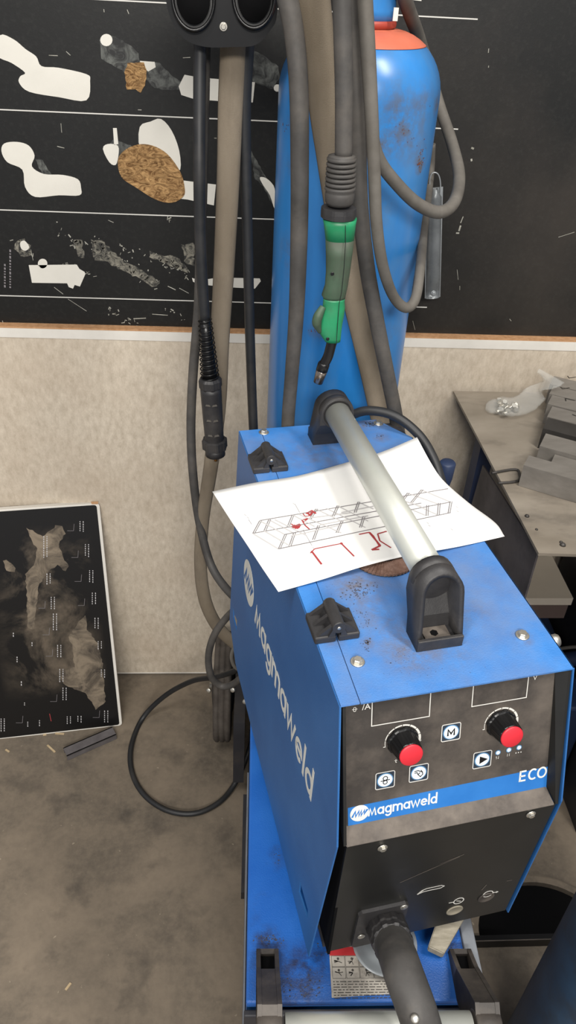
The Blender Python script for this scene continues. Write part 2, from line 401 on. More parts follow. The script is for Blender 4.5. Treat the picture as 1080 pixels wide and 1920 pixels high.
# glue residues
G = [((186, 75), (205, 65), (230, 75), (260, 100), (262, 115), (300, 118), (320, 140), (345, 155), (335, 168), (310, 168), (290, 165), (275, 150), (240, 140), (215, 125), (190, 110)),
     ((472, 92), (500, 108), (522, 125), (524, 148), (512, 167), (490, 160), (470, 150)),
     ((196, 278), (212, 262), (245, 272), (262, 290), (240, 310), (210, 306)),
     ((66, 298), (80, 300), (98, 328), (80, 326)), ((470, 280), (490, 318), (512, 352), (516, 392), (494, 350), (478, 336))]
for g in G: bpatch('glue_residue', g, 'glue', .0003, 0, 1.5)
G2 = [((170, 448), (190, 450), (205, 462), (230, 488), (262, 505), (300, 530), (285, 538), (262, 522), (232, 508), (200, 490), (178, 488)),
      ((138, 450), (154, 450), (158, 484), (146, 480)), ((280, 470), (300, 478), (330, 482), (350, 500), (352, 512), (330, 504), (300, 490), (280, 482)),
      ((340, 458), (362, 455), (366, 500), (345, 490)), ((32, 452), (46, 447), (58, 460), (58, 478), (38, 480), (26, 466))]
for g in G2: bpatch('glue_residue', g, 'glue2', .0003, 0, 2.5)
# white peeled patches
W = [smoothpoly([(0, 66), (26, 74), (48, 92), (68, 106), (78, 124), (110, 127), (162, 139), (169, 152), (162, 188), (110, 182), (55, 172), (36, 155), (38, 143), (47, 136), (22, 118), (-4, 104)]),
     circ(199.5, 75, 11.5), [(346, 140), (372, 145), (440, 151), (478, 154), (474, 192), (420, 190), (365, 186), (340, 178), (335, 162)],
     smoothpoly([(3, 284), (8, 269), (32, 266), (54, 273), (65, 292), (60, 312), (82, 326), (118, 328), (146, 336), (152, 352), (149, 366), (110, 366), (66, 369), (47, 350), (42, 318), (14, 304)]),
     smoothpoly([(262, 238), (282, 228), (302, 223), (322, 245), (336, 282), (338, 318), (322, 312), (300, 290), (264, 280)], 3),
     [(340, 338), (405, 346), (401, 385), (352, 374), (335, 372)], smoothpoly([(193, 279), (202, 270), (221, 273), (222, 292), (217, 309), (205, 304)], 3),
     smoothpoly([(487, 333), (499, 334), (513, 348), (516, 366), (515, 392), (506, 366), (494, 348)], 3),
     [(54, 497), (144, 496), (149, 504), (159, 510), (160, 514), (150, 537), (140, 534), (137, 541), (129, 538), (126, 531), (60, 530)],
     circ(80, 494, 9), smoothpoly([(38, 455), (46, 451), (55, 463), (48, 470), (40, 466)], 3),
     [(360, 521), (375, 526), (398, 522), (440, 521), (487, 522), (489, 527), (478, 541), (440, 539), (372, 533), (362, 528)],
     circ(520, 165, 7, 10), [(764, -8), (790, -6), (790, 2), (766, -1)], [(212, 240), (219, 240), (222, 270), (214, 272)], [(262, 114), (290, 116), (292, 126), (278, 134), (268, 126)]]
for w in W: bpatch('white_patch', w, 'stick', .0007, 0)
bpatch('torn_chipboard', [(239, 118), (270, 117), (275, 132), (272, 160), (264, 174), (254, 167), (238, 168), (233, 136)], 'chip', .0004, .0007, 1.2)
bpatch('torn_chipboard', smoothpoly([(221, 302), (232, 283), (258, 271), (286, 273), (314, 289), (338, 322), (346, 350), (344, 368), (322, 380), (292, 374), (256, 352), (228, 332)], 4), 'chip', .0008, .0008, 1.2)
# scratches and flecks
bm = bmesh.new()
def fleck(x, y, l, ang, w=.0012):
    a = aty(x, y, BY-.0001); d = V((math.cos(ang), 0, -math.sin(ang)))*l/2
    stroke(bm, [a-d, a+d], w, bn, .0003)
for x, y, l, a, w in [(866, 412, .012, 1.8, .0015), (862, 428, .01, 1.7, .003), (858, 437, .006, 0, .0025), (886, 278, .005, .3, .003), (884, 300, .004, 1.2, .003),
        (916, 95, .006, 1.5, .001), (916, 125, .003, 1.5, .001), (1062, 440, .03, -.35, .0008), (240, 22, .006, 1.2, .001), (195, 20, .004, 1.5, .001),
        (345, 545, .02, .5, .001), (322, 540, .016, .45, .0015), (300, 590, .03, .05, .0012), (262, 597, .024, -.08, .0018), (110, 545, .02, .7, .001), (145, 572, .04, .62, .0008),
        (235, 275, .012, .5, .001), (114, 276, .012, .2, .001), (100, 104, .014, 0, .001), (128, 100, .008, .7, .001), (115, 240, .014, 1.6, .0008), (262, 206, .006, 0, .001),
        (350, 108, .012, -.1, .001), (208, 415, .01, .4, .0008), (404, 259, .004, 0, .001), (60, 478, .02, 1.5, .0008), (5, 603, .004, 1.5, .001), (858, 515, .02, 1.3, .0006), (862, 540, .008, 1.4, .0008), (776, 610, .02, 1.2, .0006), (957, 600, .006, .8, .001)]:
    fleck(x, y, l, a, w)
rs = random.Random(3)
for (x0, y0, x1, y1, n, s) in ((100, 420, 160, 470, 16, 9), (170, 450, 300, 540, 40, 12), (225, 460, 250, 480, 8, 8), (260, 470, 360, 520, 34, 10), (120, 495, 180, 515, 16, 6), (200, 580, 260, 612, 22, 9), (20, 440, 70, 490, 10, 7), (315, 405, 325, 420, 4, 4), (310, 580, 345, 600, 8, 5)):
    for i in range(n):
        t_ = rs.random(); fleck(x0+(x1-x0)*t_+rs.uniform(-s, s), y0+(y1-y0)*t_+rs.uniform(-s, s), rs.uniform(.001, .007), rs.uniform(0, PI), rs.uniform(.0006, .0022))
link('scratches', bm, 'fleck', board)['kind'] = 'stuff'
bm = bmesh.new()
for col_, (y0, y1) in ((9, (495, 538)), (19, (468, 540))):
    y = y0
    while y < y1:
        h = rs.uniform(2, 5); a = aty(col_, y, BY-.0001); b = aty(col_+.3, y+h, BY-.0001); stroke(bm, [a, b], .003, bn, .0003); y += h+2.5
link('printed_small_text', bm, 'ink', board)

# ================================================================== WIRE FEEDER
TH = .1904
FL = V((.0948, .462, 1.04))
feeder = thing('wire_feeder', 'blue wire feeder box lettered Magmaweld with two red topped knobs on its black front', 'welding machine', FL, TH)
AX = V((math.cos(TH), math.sin(TH), 0)); AY = V((-math.sin(TH), math.cos(TH), 0))
def toL(p): p = p-FL; return V((p.dot(AX), p.dot(AY), p.z))
def FX(px, py, x):
    o = toL(CAM); d = ray((px, py)); d = V((d.dot(AX), d.dot(AY), d.z)); return o+d*((x-o.x)/d.x)
def FYp(px, py, y):
    o = toL(CAM); d = ray((px, py)); d = V((d.dot(AX), d.dot(AY), d.z)); return o+d*((y-o.y)/d.y)
def FZ(px, py, z):
    o = toL(CAM); d = ray((px, py)); d = V((d.dot(AX), d.dot(AY), d.z)); return o+d*((z-o.z)/d.z)
def FPL(px, py, p0, n):
    o = toL(CAM); d = ray((px, py)); d = V((d.dot(AX), d.dot(AY), d.z)); return o+d*((p0-o).dot(n)/d.dot(n))
Wd, Ln = .240, .499
ZB = -.393
# top cover (right part) and hinged cover strip, thin sheets
T = .002
seam0, seam1 = .031, .0195   # seam x at back / front
bm = bmesh.new()
prism(bm, [V((seam0+.0006, Ln, 0)), V((seam1+.0006, -.001, 0)), V((Wd, -.001, 0)), V((Wd, .442, 0)), V((.205, Ln, 0))], (0, 0, -T))
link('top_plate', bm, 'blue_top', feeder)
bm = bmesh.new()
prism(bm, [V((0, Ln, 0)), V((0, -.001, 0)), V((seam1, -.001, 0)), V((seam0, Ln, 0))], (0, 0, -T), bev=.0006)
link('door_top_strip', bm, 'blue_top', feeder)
bm = bmesh.new(); box(bm, (.004, .02, ZB+.03), (Wd-.004, Ln-.01, -T-.0002)); link('inner_body', bm, 'dark_steel', feeder)
# sides
SK = .03
prof = [(.497, -.0), (0-.001, -.0), (-.051, -.149), (-.036, -.408), (.44, -.412), (.503, -.372)]
bm = bmesh.new(); prism(bm, [V((-.0005+SK*z, y, z)) for y, z in prof], (T, 0, 0), bev=.0005)
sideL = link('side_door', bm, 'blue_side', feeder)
tb = bmesh.new()
def FSK(px, py, off=0.):
    o = toL(CAM); d = ray((px, py)); d = V((d.dot(AX), d.dot(AY), d.z)); return o+d*(-(o.x-SK*o.z-off)/(d.x-SK*d.z))
s1 = [FSK(x, y) for x, y in ((563, 1652), (578, 1706), (577, 1722), (561, 1672))]
prism(tb, [V((-.03, p.y, p.z)) for p in s1], (.035, 0, 0))
s2 = [FSK(x, y) for x, y in ((437.5, 1139), (440.5, 1153), (445, 1163), (444, 1183), (438, 1158))]
prism(tb, [V((-.03, p.y, p.z)) for p in s2], (.035, 0, 0))
cut(sideL, tb)
bm = bmesh.new()
profR = [(.442, 0), (-.001, 0), (-.0517, -.147), (-.045, ZB), (Ln, ZB), (Ln, -.06)]
prism(bm, [V((Wd-T+.0005, y, z)) for y, z in profR], (T, 0, 0), bev=.0005)
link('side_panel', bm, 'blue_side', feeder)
bm = bmesh.new(); prism(bm, [V((.002, Ln-.004, 0-T)), V((.205, Ln-.004, -T)), V((.236, .47, -.03)), V((.236, .48, ZB)), V((.002, .5, ZB))], (0, .003, 0)); link('back_panel', bm, 'blue_side', feeder)
bm = bmesh.new(); box(bm, (.004, -.035, ZB), (Wd-.004, .5, ZB+.004)); link('base_plate', bm, 'dark_steel', feeder)
# front: control face, lip, lower sheet. face plane recessed behind the flanges
P0 = V((0, .004, -.003)); P1 = V((0, -.0340, -.1425))
fdir = (P1-P0).normalized()                        # downwards along face
fN = V((0, fdir.z, -fdir.y)).normalized()          # outward normal of face
if fN.y > 0: fN = -fN
xl, xr, xr1 = .0070, .2225, .2295
lipb = V((0, -.0512, -.153))
bm = bmesh.new()
prism(bm, [V((xl, P0.y, P0.z)), V((xr, P0.y, P0.z)), V((xr1, P1.y, P1.z)), V((xl, P1.y, P1.z))], -fN*.004)
link('control_panel', bm, 'dusty_black', feeder)
ctl = [o for o in C.objects if o.name == 'control_panel'][0]
bm = bmesh.new()
prism(bm, [V((xl, P1.y, P1.z-.0002)), V((xr1, P1.y, P1.z-.0002)), V((.2335, lipb.y, lipb.z)), V((xl-.0015, lipb.y, lipb.z))], (0, .004, -.002), bev=.0008)
link('dusty_ledge', bm, 'dusty_lip', feeder)
for q_, w_ in (([V((xr, P0.y, -.003)), V((xr1, P1.y, P1.z)), V((.2345, lipb.y+.001, lipb.z)), V((.2345, -.001, -.003))], .003), ([V((.0032, P0.y+.002, -.003)), V((.0032, P1.y+.002, P1.z)), V((.0032, lipb.y+.002, lipb.z)), V((.0032, .000, -.003))], .003)):
    bm = bmesh.new(); prism(bm, q_, (w_, 0, 0)); link('front_side_return', bm, 'black_panel', feeder)
LZ0, LZ1 = lipb.z-.001, ZB+.004
def lowy(z): return -.0495+(LZ0-z)/(LZ0-LZ1)*.0065
bm = bmesh.new()
prism(bm, [V((.0065, lowy(LZ0), LZ0)), V((.2355, lowy(LZ0), LZ0)), V((.2355, lowy(LZ1), LZ1)), V((.0065, lowy(LZ1), LZ1))], (0, .003, 0))
low = link('lower_front_panel', bm, 'black_panel', feeder)
bm = bmesh.new(); box(bm, (.0065, -.046, ZB+.004), (.0095, .3, -.16)); box(bm, (.228, -.03, ZB+.004), (.2355, .3, -.16)); link('lower_side_return', bm, 'void_shade', feeder)
LN = V((0, -1, .03)).normalized()
def FC(px, py, d=.0003): return FPL(px, py, P0+fN*d, fN)                        # on the control face
LP = V((0, -.0495, LZ0)); LNr = V((0, (LZ1-LZ0), -(.0065))).normalized(); LNr = LNr if LNr.y < 0 else -LNr
def FLW(px, py, d=.0003): return FPL(px, py, LP+LNr*d, LNr)
# blue label strip
bm = bmesh.new()
plate(bm, [FC(652, 1515, 0), FC(1031, 1436.5, 0), FC(1030.5, 1475, 0), FC(652.5, 1548, 0)], fN, .0004)
strip = link('blue_label_strip', bm, 'strip_blue', ctl)
fr = (FC(990, 1400)-FC(690, 1460)); right = V((1, 0, 0)); upv = -fdir
def disc(bm, c, r, n, th=.0003, seg=28):
    lathe(bm, [(r, 0), (r, th)], c, n, seg, False)
cc = FC(674, 1524.5, .0005)
bm = bmesh.new(); disc(bm, cc, .0098, fN, .0003); link('logo_disc', bm, 'white_letter', ctl)
def mw(c, r, u, n, w, name, mat, parent, slant=.25):
    """the jagged double-letter emblem"""
    bm = bmesh.new(); pts = [(-.8, -.42), (-.62, .38), (-.38, -.38), (-.18, .38), (.02, -.38), (.12, .38), (.28, -.38), (.52, .38), (.62, -.2), (.85, .42)]
    stroke(bm, [c+n*.0004+r*((x+y*slant)*w)+u*(y*w) for x, y in pts], w*.22, n, .0002)
    return link(name, bm, mat, parent)
mw(cc, right, upv, fN, .0085, 'logo_letters', 'strip_blue', ctl)
def word(bm, o, r, u, n, width, xh, wt=.2):
    """the rounded brand word drawn in strokes; width total, xh x-height"""
    k = .5-wt/2
    def arc(cx, cy, rx, ry, a0, a1, m=16): return [(cx+rx*math.cos(a0+(a1-a0)*i/m), cy+ry*math.sin(a0+(a1-a0)*i/m)) for i in range(m+1)]
    ring = lambda: arc(.5, .5, k, k, 0, 2*PI, 22)
    G = {'M': (1.15, [[(0, 0), (.22, .95), (.5, .15), (.88, 1.0), (1.08, 0)]]),
         'a': (1.0, [ring(), [(1-wt/2, 0), (1-wt/2, 1)]]),
         'g': (1.0, [ring(), [(1-wt/2, 1), (1-wt/2, 0)] + arc(.5, 0, .4, .36, 0, -PI*.85, 10)]),
         'm': (1.5, [[(wt/2, 0), (wt/2, 1)], [(wt/2, .55)]+arc(.43, .62, .33, .28, PI, 0, 10)+[(.76, 0)], arc(1.09, .62, .33, .28, PI, 0, 10)+[(1.42, 0)]]),
         'w': (1.35, [[(.02, 1), (.36, .05), (.66, .9), (.98, .05), (1.32, 1)]]),
         'e': (1.0, [arc(.5, .5, k, k, -PI*.22, -PI*1.97, 22)+[(.1, .5)]]),
         'l': (.22, [[(wt/2, 0), (wt/2, 1.5)]]), 'd': (1.0, [ring(), [(1-wt/2, 0), (1-wt/2, 1.5)]])}
    gap = .15; tot = sum(G[c][0] for c in 'Magmaweld')+gap*8; sx = width/tot; x = 0
    for ch in 'Magmaweld':
        w, ss = G[ch]
        for j_, st in enumerate(ss): stroke(bm, [V(o)+r*((x+px_)*sx)+u*(py_*xh) for px_, py_ in st], wt*(sx+xh)/2, n, .0002+.00006*j_)
        x += w+gap
def capM(bm, o, r, u, h, n):
    for a, b in (((0, 0), (.12, 1)), ((.12, 1), (.42, .15)), ((.42, .15), (.75, 1)), ((.75, 1), (1.0, 0))):
        stroke(bm, [o+r*(a[0]*h)+u*(a[1]*h), o+r*(b[0]*h)+u*(b[1]*h)], h*.2, n, .0002)
o0 = FC(691, 1530.5, .0005); bm = bmesh.new(); word(bm, o0, right, upv, fN, (FC(819, 1503.5)-FC(691, 1530.5)).length, .0092, .22); link('brand_lettering', bm, 'white_letter', ctl)
e0 = FC(974, 1466, .0005); eL = (FC(1023, 1456)-e0).length; bm = bmesh.new(); eh = .0138; q_ = .0020
for a_, b_ in (((0, 0), (0, 1)), ((0, 1-.07), (.22, 1-.07)), ((0, .5), (.2, .5)), ((0, .07), (.22, .07))): stroke(bm, [e0+right*(a_[0]*eL)+upv*(a_[1]*eh), e0+right*(b_[0]*eL)+upv*(b_[1]*eh)], q_, fN, .0002)
for cx_, a0, a1 in ((.49, PI*.28, PI*1.72), (.83, 0, 2*PI)):
    P = [e0+right*((cx_*eL)+.155*eL*math.cos(a0+(a1-a0)*i/22))+upv*(eh*.5+eh*.45*math.sin(a0+(a1-a0)*i/22)) for i in range(23)]; stroke(bm, P, q_, fN, .0002)
link('model_lettering', bm, 'white_letter', ctl)
# display frames
for fx in (((696.5, 1312), (806.5, 1290), (806.5, 1341), (698, 1363)), ((885.5, 1274), (990, 1254), (989.5, 1306), (887.4, 1325.5))):
    bm = bmesh.new()
    c4 = [FC(x, y, .0004) for x, y in fx]; xa = (c4[0].x+c4[3].x)/2; xb = (c4[1].x+c4[2].x)/2
    dn = (c4[2]-P0).dot(fdir); dm = (c4[3]-P0).dot(fdir); d1 = (dn+dm)/2; d0 = .0005
    q = [P0+right*xa+fdir*d0, P0+right*xb+fdir*d0, P0+right*xb+fdir*d1, P0+right*xa+fdir*d1]
    stroke(bm, [p+fN*.0004 for p in q], .0009, fN, .0002, True); link('display_frame', bm, 'white_mark', ctl)
    bm = bmesh.new(); plate(bm, [q[0]+V((.002, 0, 0)), q[1]-V((.002, 0, 0)), q[2]-V((.002, 0, 0))-fdir*.002, q[3]+V((.002, 0, 0))-fdir*.002], fN, .0003); link('display_window', bm, 'dusty_black', ctl)
e0 = FC(678.5, 1331, .0004); put_text('panel_lettering', '/A', e0, right, upv, .0085, 'white_mark', ctl, bold=.01)
bm = bmesh.new()
def ring_line(bm, c, r, w, a0=0, a1=2*PI, n=24, nn=fN, rr=right, uu=upv):
    P = [c+rr*(r*math.cos(a0+(a1-a0)*i/n))+uu*(r*math.sin(a0+(a1-a0)*i/n)) for i in range(n+1)]
    stroke(bm, P, w, nn, .0002)
c_ = FC(665, 1330, .0004); ring_line(bm, c_+fdir*-.0011, .0012, .0005); ring_line(bm, c_+fdir*.0012, .0012, .0005); stroke(bm, [c_-right*.0026, c_+right*.0026], .0005, fN); link('panel_lettering', bm, 'white_mark', ctl)
e0 = FC(999, 1275, .0004); put_text('panel_lettering', 'V', e0, right, upv, .0042, 'white_mark', ctl, bold=.01)
# knobs
for (bx, by, cx, cy) in ((754.5, 1388.5, 765.6, 1410.7), (939, 1356, 952, 1375)):
    bc = FC(bx, by, .0004)
    bm = bmesh.new()
    n_ = 8
    for k in range(n_):          # thickening segmented scale arc
        a0 = PI*1.08-k*PI*1.15/n_; a1 = a0-PI*1.15/n_*.9
        ring_line(bm, bc, .0178, .0006+.0021*(k/n_), a0, a1, 4)
    stroke(bm, [bc-right*.0195-upv*.004, bc-right*.017-upv*.004], .0007, fN)
    link('scale_arc', bm, 'white_mark', ctl)
    bm = bmesh.new(); lathe(bm, [(.0162, 0), (.0158, .003), (.0145, .004), (.0125, .0205), (.012, .0212)], bc, fN, 48, False, ribs=(6, .95))
    kn = link('knob', bm, 'black_gloss', ctl)
    bm = bmesh.new(); lathe(bm, [(.0117, .0212), (.0117, .0226), (.0108, .0232), (0, .0233)], bc, fN, 40, True); link('red_cap', bm, 'red_cap', kn)
    kn['label'] = 'black ribbed knob with a red cap'
# buttons
def button(cx, cy, kind):
    c = FC(cx, cy, .0004); s = .0098 if kind != 'M' else .0098
    bm = bmesh.new(); q = []
    for sx, sy in ((-1, -1), (1, -1), (1, 1), (-1, 1)):
        for k in range(5):
            a = {(-1, -1): PI, (1, -1): 1.5*PI, (1, 1): 0, (-1, 1): .5*PI}[(sx, sy)]+k*PI/8
            q.append(c+right*(sx*(s-.0018)+.0018*math.cos(a))+upv*(sy*(s-.0018)+.0018*math.sin(a)))
    plate(bm, [p-fN*.0003 for p in q], fN, .0002); b = link('push_button', bm, 'btn_dark', ctl)
    bm = bmesh.new(); stroke(bm, q, .0008, fN, .0003, True); link('button_outline', bm, 'white_mark', b)
    bm = bmesh.new(); disc(bm, c, .0084, fN, .0002); link('button_halo', bm, 'btn_blue', b)
    bm = bmesh.new(); disc(bm, c+fN*.0002, .0074, fN, .0002); link('button_face', bm, 'btn', b)
    t_ = c+fN*.0005
    if kind == 'M':
        bm = bmesh.new(); stroke(bm, [t_+right*x+upv*y for x, y in ((-.0033, -.0038), (-.0033, .0036), (0, -.0016), (.0033, .0036), (.0033, -.0038))], .0016, fN); link('button_letter', bm, 'black_gloss', b); return
    bm = bmesh.new()
    if kind == 'wire':
        ring_line(bm, t_+upv*.0025, .0023, .0008); ring_line(bm, t_-upv*.0023, .0021, .0008); stroke(bm, [t_-right*.0048-upv*.0003, t_+right*.0048+upv*.0003], .0008, fN)
    elif kind == 'play':
        plate(bm, [t_-right*.003+upv*.0045, t_-right*.003-upv*.0045, t_+right*.0058], fN, .0002)
    else:
        P = [(-.0048, .0028), (-.001, .0034), (.002, .0016), (.0038, .0006), (.0042, -.0022), (.0018, -.0046), (-.0008, -.0016), (.0012, .0004)]
        stroke(bm, [t_+right*x+upv*y for x, y in P], .0008, fN)
        stroke(bm, [t_+right*x+upv*y for x, y in ((-.0046, .0008), (-.002, .0012), (-.0008, -.0016))], .0008, fN)
        stroke(bm, [t_+right*x+upv*y for x, y in ((.002, .0034), (.0038, .0006))], .0008, fN)
    link('button_symbol', bm, 'black_gloss', b)
button(845.5, 1372.6, 'M'); button(722, 1462.6, 'wire'); button(785, 1449, 'torch'); button(904, 1424, 'play')
for i, (x, y) in enumerate(((933.6, 1411), (954, 1406), (973, 1401.5))):
    c = FC(x, y, .0003)
    bm = bmesh.new(); disc(bm, c, .0030, fN, .0002, 20); l_ = link('indicator_lamp', bm, 'btn_blue', ctl)
    bm = bmesh.new(); disc(bm, c+fN*.0002, .0021, fN, .0002, 20); link('lamp_centre', bm, 'btn', l_)
    bm = bmesh.new(); t_ = c+fdir*.0062
    if i < 2:
        for d in (-.0011, .0011):
            stroke(bm, [t_+right*d-upv*.0016, t_+right*d+upv*.0016], .0004, fN)
            sg = 1 if d < 0 else -1
            if i == 0: stroke(bm, [t_+right*(d-.0008)+upv*(sg*.0006), t_+right*d+upv*(sg*.0016)], .0004, fN)
    else:
        for d in (-.0028, 0, .0028): stroke(bm, [t_+right*(d-.0006), t_+right*(d+.0006)], .0011, fN)
    link('lamp_symbol', bm, 'white_mark', ctl)
bm = bmesh.new(); t_ = FC(742, 1427, .0004)
stroke(bm, [t_+upv*.002, t_-upv*.0012, t_-upv*.0018+right*.001], .0007, fN); stroke(bm, [t_-right*.0014+upv*.0008, t_+right*.0014+upv*.0008], .0006, fN); link('panel_lettering', bm, 'white_mark', ctl)
bm = bmesh.new(); t_ = FC(788, 1388, .0004); stroke(bm, [t_-upv*.001, t_+upv*.001], .0006, fN); stroke(bm, [t_-right*.001, t_+right*.001], .0006, fN); link('panel_lettering', bm, 'white_mark', ctl)
# lower panel screws, ports, icons
def screw(name, c, n, parent, r=.0055, h=.004, mat='zinc', hexa=True):
    bm = bmesh.new(); n = V(n).normalized()
    lathe(bm, [(r*1.25, 0), (r*1.3, .0008), (r*1.15, .0014)], c, n, 28)
    if hexa: lathe(bm, [(r*.86, .0012), (r*.86, h), (r*.7, h+.0006), (0, h+.0006)], c, n, 6, False)
    else: lathe(bm, [(r*.9, .0012), (r*.8, h*.7), (r*.45, h), (0, h)], c, n, 20)
    return link(name, bm, mat, parent)
for x, y in ((717, 1589), (995, 1526)): screw('screw', FLW(x, y), LNr, feeder, .0042, .003, 'zinc')
for x, y in ((852, 1706), (911, 1682)):
    c = FLW(x, y, .0); bm = bmesh.new(); lathe(bm, [(.0105, 0), (.0105, .0012), (.0085, .0014), (.0078, .0006), (0, .0006)], c, LNr, 28)
    link('port_plug', bm, 'wedge' if x < 900 else 'dusty_black', feeder)
bm = bmesh.new()
rr, uu = V((1, 0, 0)), V((0, 0, 1))
c_ = FLW(860, 1689, .0003); ring_line(bm, c_, .0062, .0012, n=24, nn=LNr, rr=rr, uu=uu); stroke(bm, [c_-rr*.0125, c_-rr*.0066], .0009, LNr); stroke(bm, [c_-rr*.003+uu*.001, c_+rr*.001-uu*.001, c_+rr*.003-uu*.002], .0009, LNr)
c_ = FLW(915, 1676, .0003); ring_line(bm, c_, .0062, .0012, n=24, nn=LNr, rr=rr, uu=uu); stroke(bm, [c_+rr*.0066, c_+rr*.0125], .0009, LNr); plate(bm, [c_+rr*.0135, c_+rr*.0105+uu*.002, c_+rr*.0105-uu*.002], LNr, .0002); stroke(bm, [c_-rr*.003-uu*.001, c_+rr*.003+uu*.001], .0009, LNr)
P = [FLW(x, y, .0003) for x, y in ((783, 1677), (793, 1669), (800, 1666), (828, 1660), (833, 1661), (826, 1665), (802, 1670), (794, 1672))]
stroke(bm, P, .0008, LNr, .0002, True); stroke(bm, [P[0], P[1]], .0022, LNr)
link('front_symbols', bm, 'white_mark', feeder)
bm = bmesh.new()
for a, b, w in (((750, 1655), (862, 1606), .0007), ((825, 1620), (870, 1602), .0006), ((950, 1652), (960, 1650), .0009), ((903, 1669), (912, 1659), .0012)):
    stroke(bm, [FLW(*a), FLW(*b)], w, LNr, .0001)
link('scratches', bm, 'dusty_lip', feeder)['kind'] = 'stuff'
# top screws and side bolt
for x, y in ((.0325, .048), (.034, .488), (.2045, .487), (.210, .050)): screw('screw', V((x, y, .0)), (0, 0, 1), feeder, .0056, .0042, 'zinc')
bm = bmesh.new(); lathe(bm, [(.0072, 0), (.0072, .010), (.006, .012), (0, .012)], V((Wd, .046, -.012)), (1, 0, .1), 24); link('side_bolt', bm, 'zinc', feeder)
# side lettering: emblem + word, read from the back to the front
sr = V((0, -1, 0)); su = V((SK, 0, 1)).normalized(); sn = V((-1, 0, SK)).normalized()
def FS(px, py): return FSK(px, py, -.0009)
c_ = FS(466.5, 1093); bm = bmesh.new()
disc(bm, c_, .034, sn, .0003, 48); link('emblem_disc', bm, 'white_letter', feeder)
mw(c_, sr, su, sn, .030, 'emblem_letters', 'blue_side', feeder)
ta = FS(478, 1166); tb_ = FS(583, 1503)
bl = (tb_-ta); blr = bl.normalized(); blu = sn.cross(blr); blu = blu if blu.z > 0 else -blu
bm = bmesh.new(); word(bm, ta, blr, blu, sn, bl.length, .032, .21); link('side_lettering', bm, 'white_letter', feeder)
# hinges
def hinge(cx, cy):
    z = 0
    bm = bmesh.new()
    W2, Lh = .0235, .019
    for s in (-1, 1):
        x0, x1 = (cx-W2, cx-.0012) if s < 0 else (cx+.0012, cx+W2)
        box(bm, (x0, cy-Lh, z), (x1, cy+Lh, z+.0085), .0016)
        for yy in (-Lh+.002, -.002, Lh-.006):        # triangular ribs leave the pockets between them
            prism(bm, [V((cx+s*.0215, cy+yy, z+.008)), V((cx+s*.003, cy+yy, z+.008)), V((cx+s*.003, cy+yy, z+.0235))], (0, .004, 0))
        prism(bm, [V((cx+s*.003, cy-Lh, z+.008)), V((cx+s*.010, cy-Lh, z+.008)), V((cx+s*.003, cy-Lh, z+.024))], (0, 2*Lh, 0))
    h = link('hinge', bm, 'black_plastic', feeder)
    bm = bmesh.new(); lathe(bm, [(.0066, 0), (.0068, .002), (.0068, 2*Lh-.001), (.006, 2*Lh+.0005), (0, 2*Lh+.0006)], V((cx, cy-Lh-.0008, z+.0195)), (0, 1, 0), 24); link('hinge_barrel', bm, 'black_plastic', h)
    bm = bmesh.new(); lathe(bm, [(.002, 0), (.002, .0004), (0, .0005)], V((cx, cy-Lh-.0007, z+.0195)), (0, -1, 0), 16); link('hinge_pin', bm, 'zinc', h)
hc = FZ(624, 1165, .010); hinge(hc.x, hc.y)
hc = FZ(504, 860, .010); hinge(hc.x-.001, hc.y)
# carrying handle: bracket > tube
def bracket(parent, cx, ymap, sgn):
    """arched plastic bracket: solid socket side, open pocket on the outer side"""
    zc, R_ = .058, .0228
    def arch(off):
        P = [(-.0245+off, .0), (-.0240+off, .02), (-.0232+off, .042)]
        for k in range(13):
            a = PI-PI*k/12; P.append(((R_-off)*math.cos(a), zc+(R_-off)*math.sin(a)))
        return P+[(.0232-off, .042), (.0240-off, .02), (.0245-off, .0)]
    def yf(z): return .049+max(0, z)/.081*.022
    def yb(z): return .078+z/.03*.008 if z < .03 else (.086+(z-.03)/.012*.012 if z < .042 else .098)
    bm = bmesh.new(); O, I = arch(0), arch(.0052); n = len(O)
    of = [bm.verts.new((cx+x, ymap(yf(z)), z)) for x, z in O]; ob = [bm.verts.new((cx+x, ymap(yb(z)), z)) for x, z in O]
    if_ = [bm.verts.new((cx+x, ymap(yf(z)+.0008), z)) for x, z in I]; ib = [bm.verts.new((cx+x, ymap(yb(z)-.006), z)) for x, z in I]
    for i in range(n-1):
        for A_, B_ in ((of, ob), (of, if_), (if_, ib)):
            f = bm.faces.new((A_[i], A_[i+1], B_[i+1], B_[i])); f.smooth = A_ is not if_ or True
    for A_ in (ob, ib):
        for i in range((n-1)//2):
            q = [A_[i], A_[i+1], A_[n-2-i], A_[n-1-i]]
            if len(set(q)) == 4: bm.faces.new(q)
            elif len(set(q)) == 3: bm.faces.new(list(dict.fromkeys(q)))
    for A_, B_ in ((of, ob), (ob, ib), (ib, if_)): pass
    for k in (0, n-1): bm.faces.new((of[k], ob[k], ib[k], if_[k]))
    y0, y1 = sorted((ymap(.049), ymap(.077)))
    box(bm, (cx-.0238, y0, 0), (cx+.0238, y1, .006))
    y0, y1 = sorted((ymap(.0485), ymap(.053))); box(bm, (cx-.0243, y0, 0), (cx+.0243, y1, .0135), .001)
    o = link('handle_bracket', bm, 'black_plastic', parent); return o
tubeA = V((.1185, .090, .058)); tubeB = V((.1185, .432, .058))
axisT = (tubeB-tubeA).normalized()
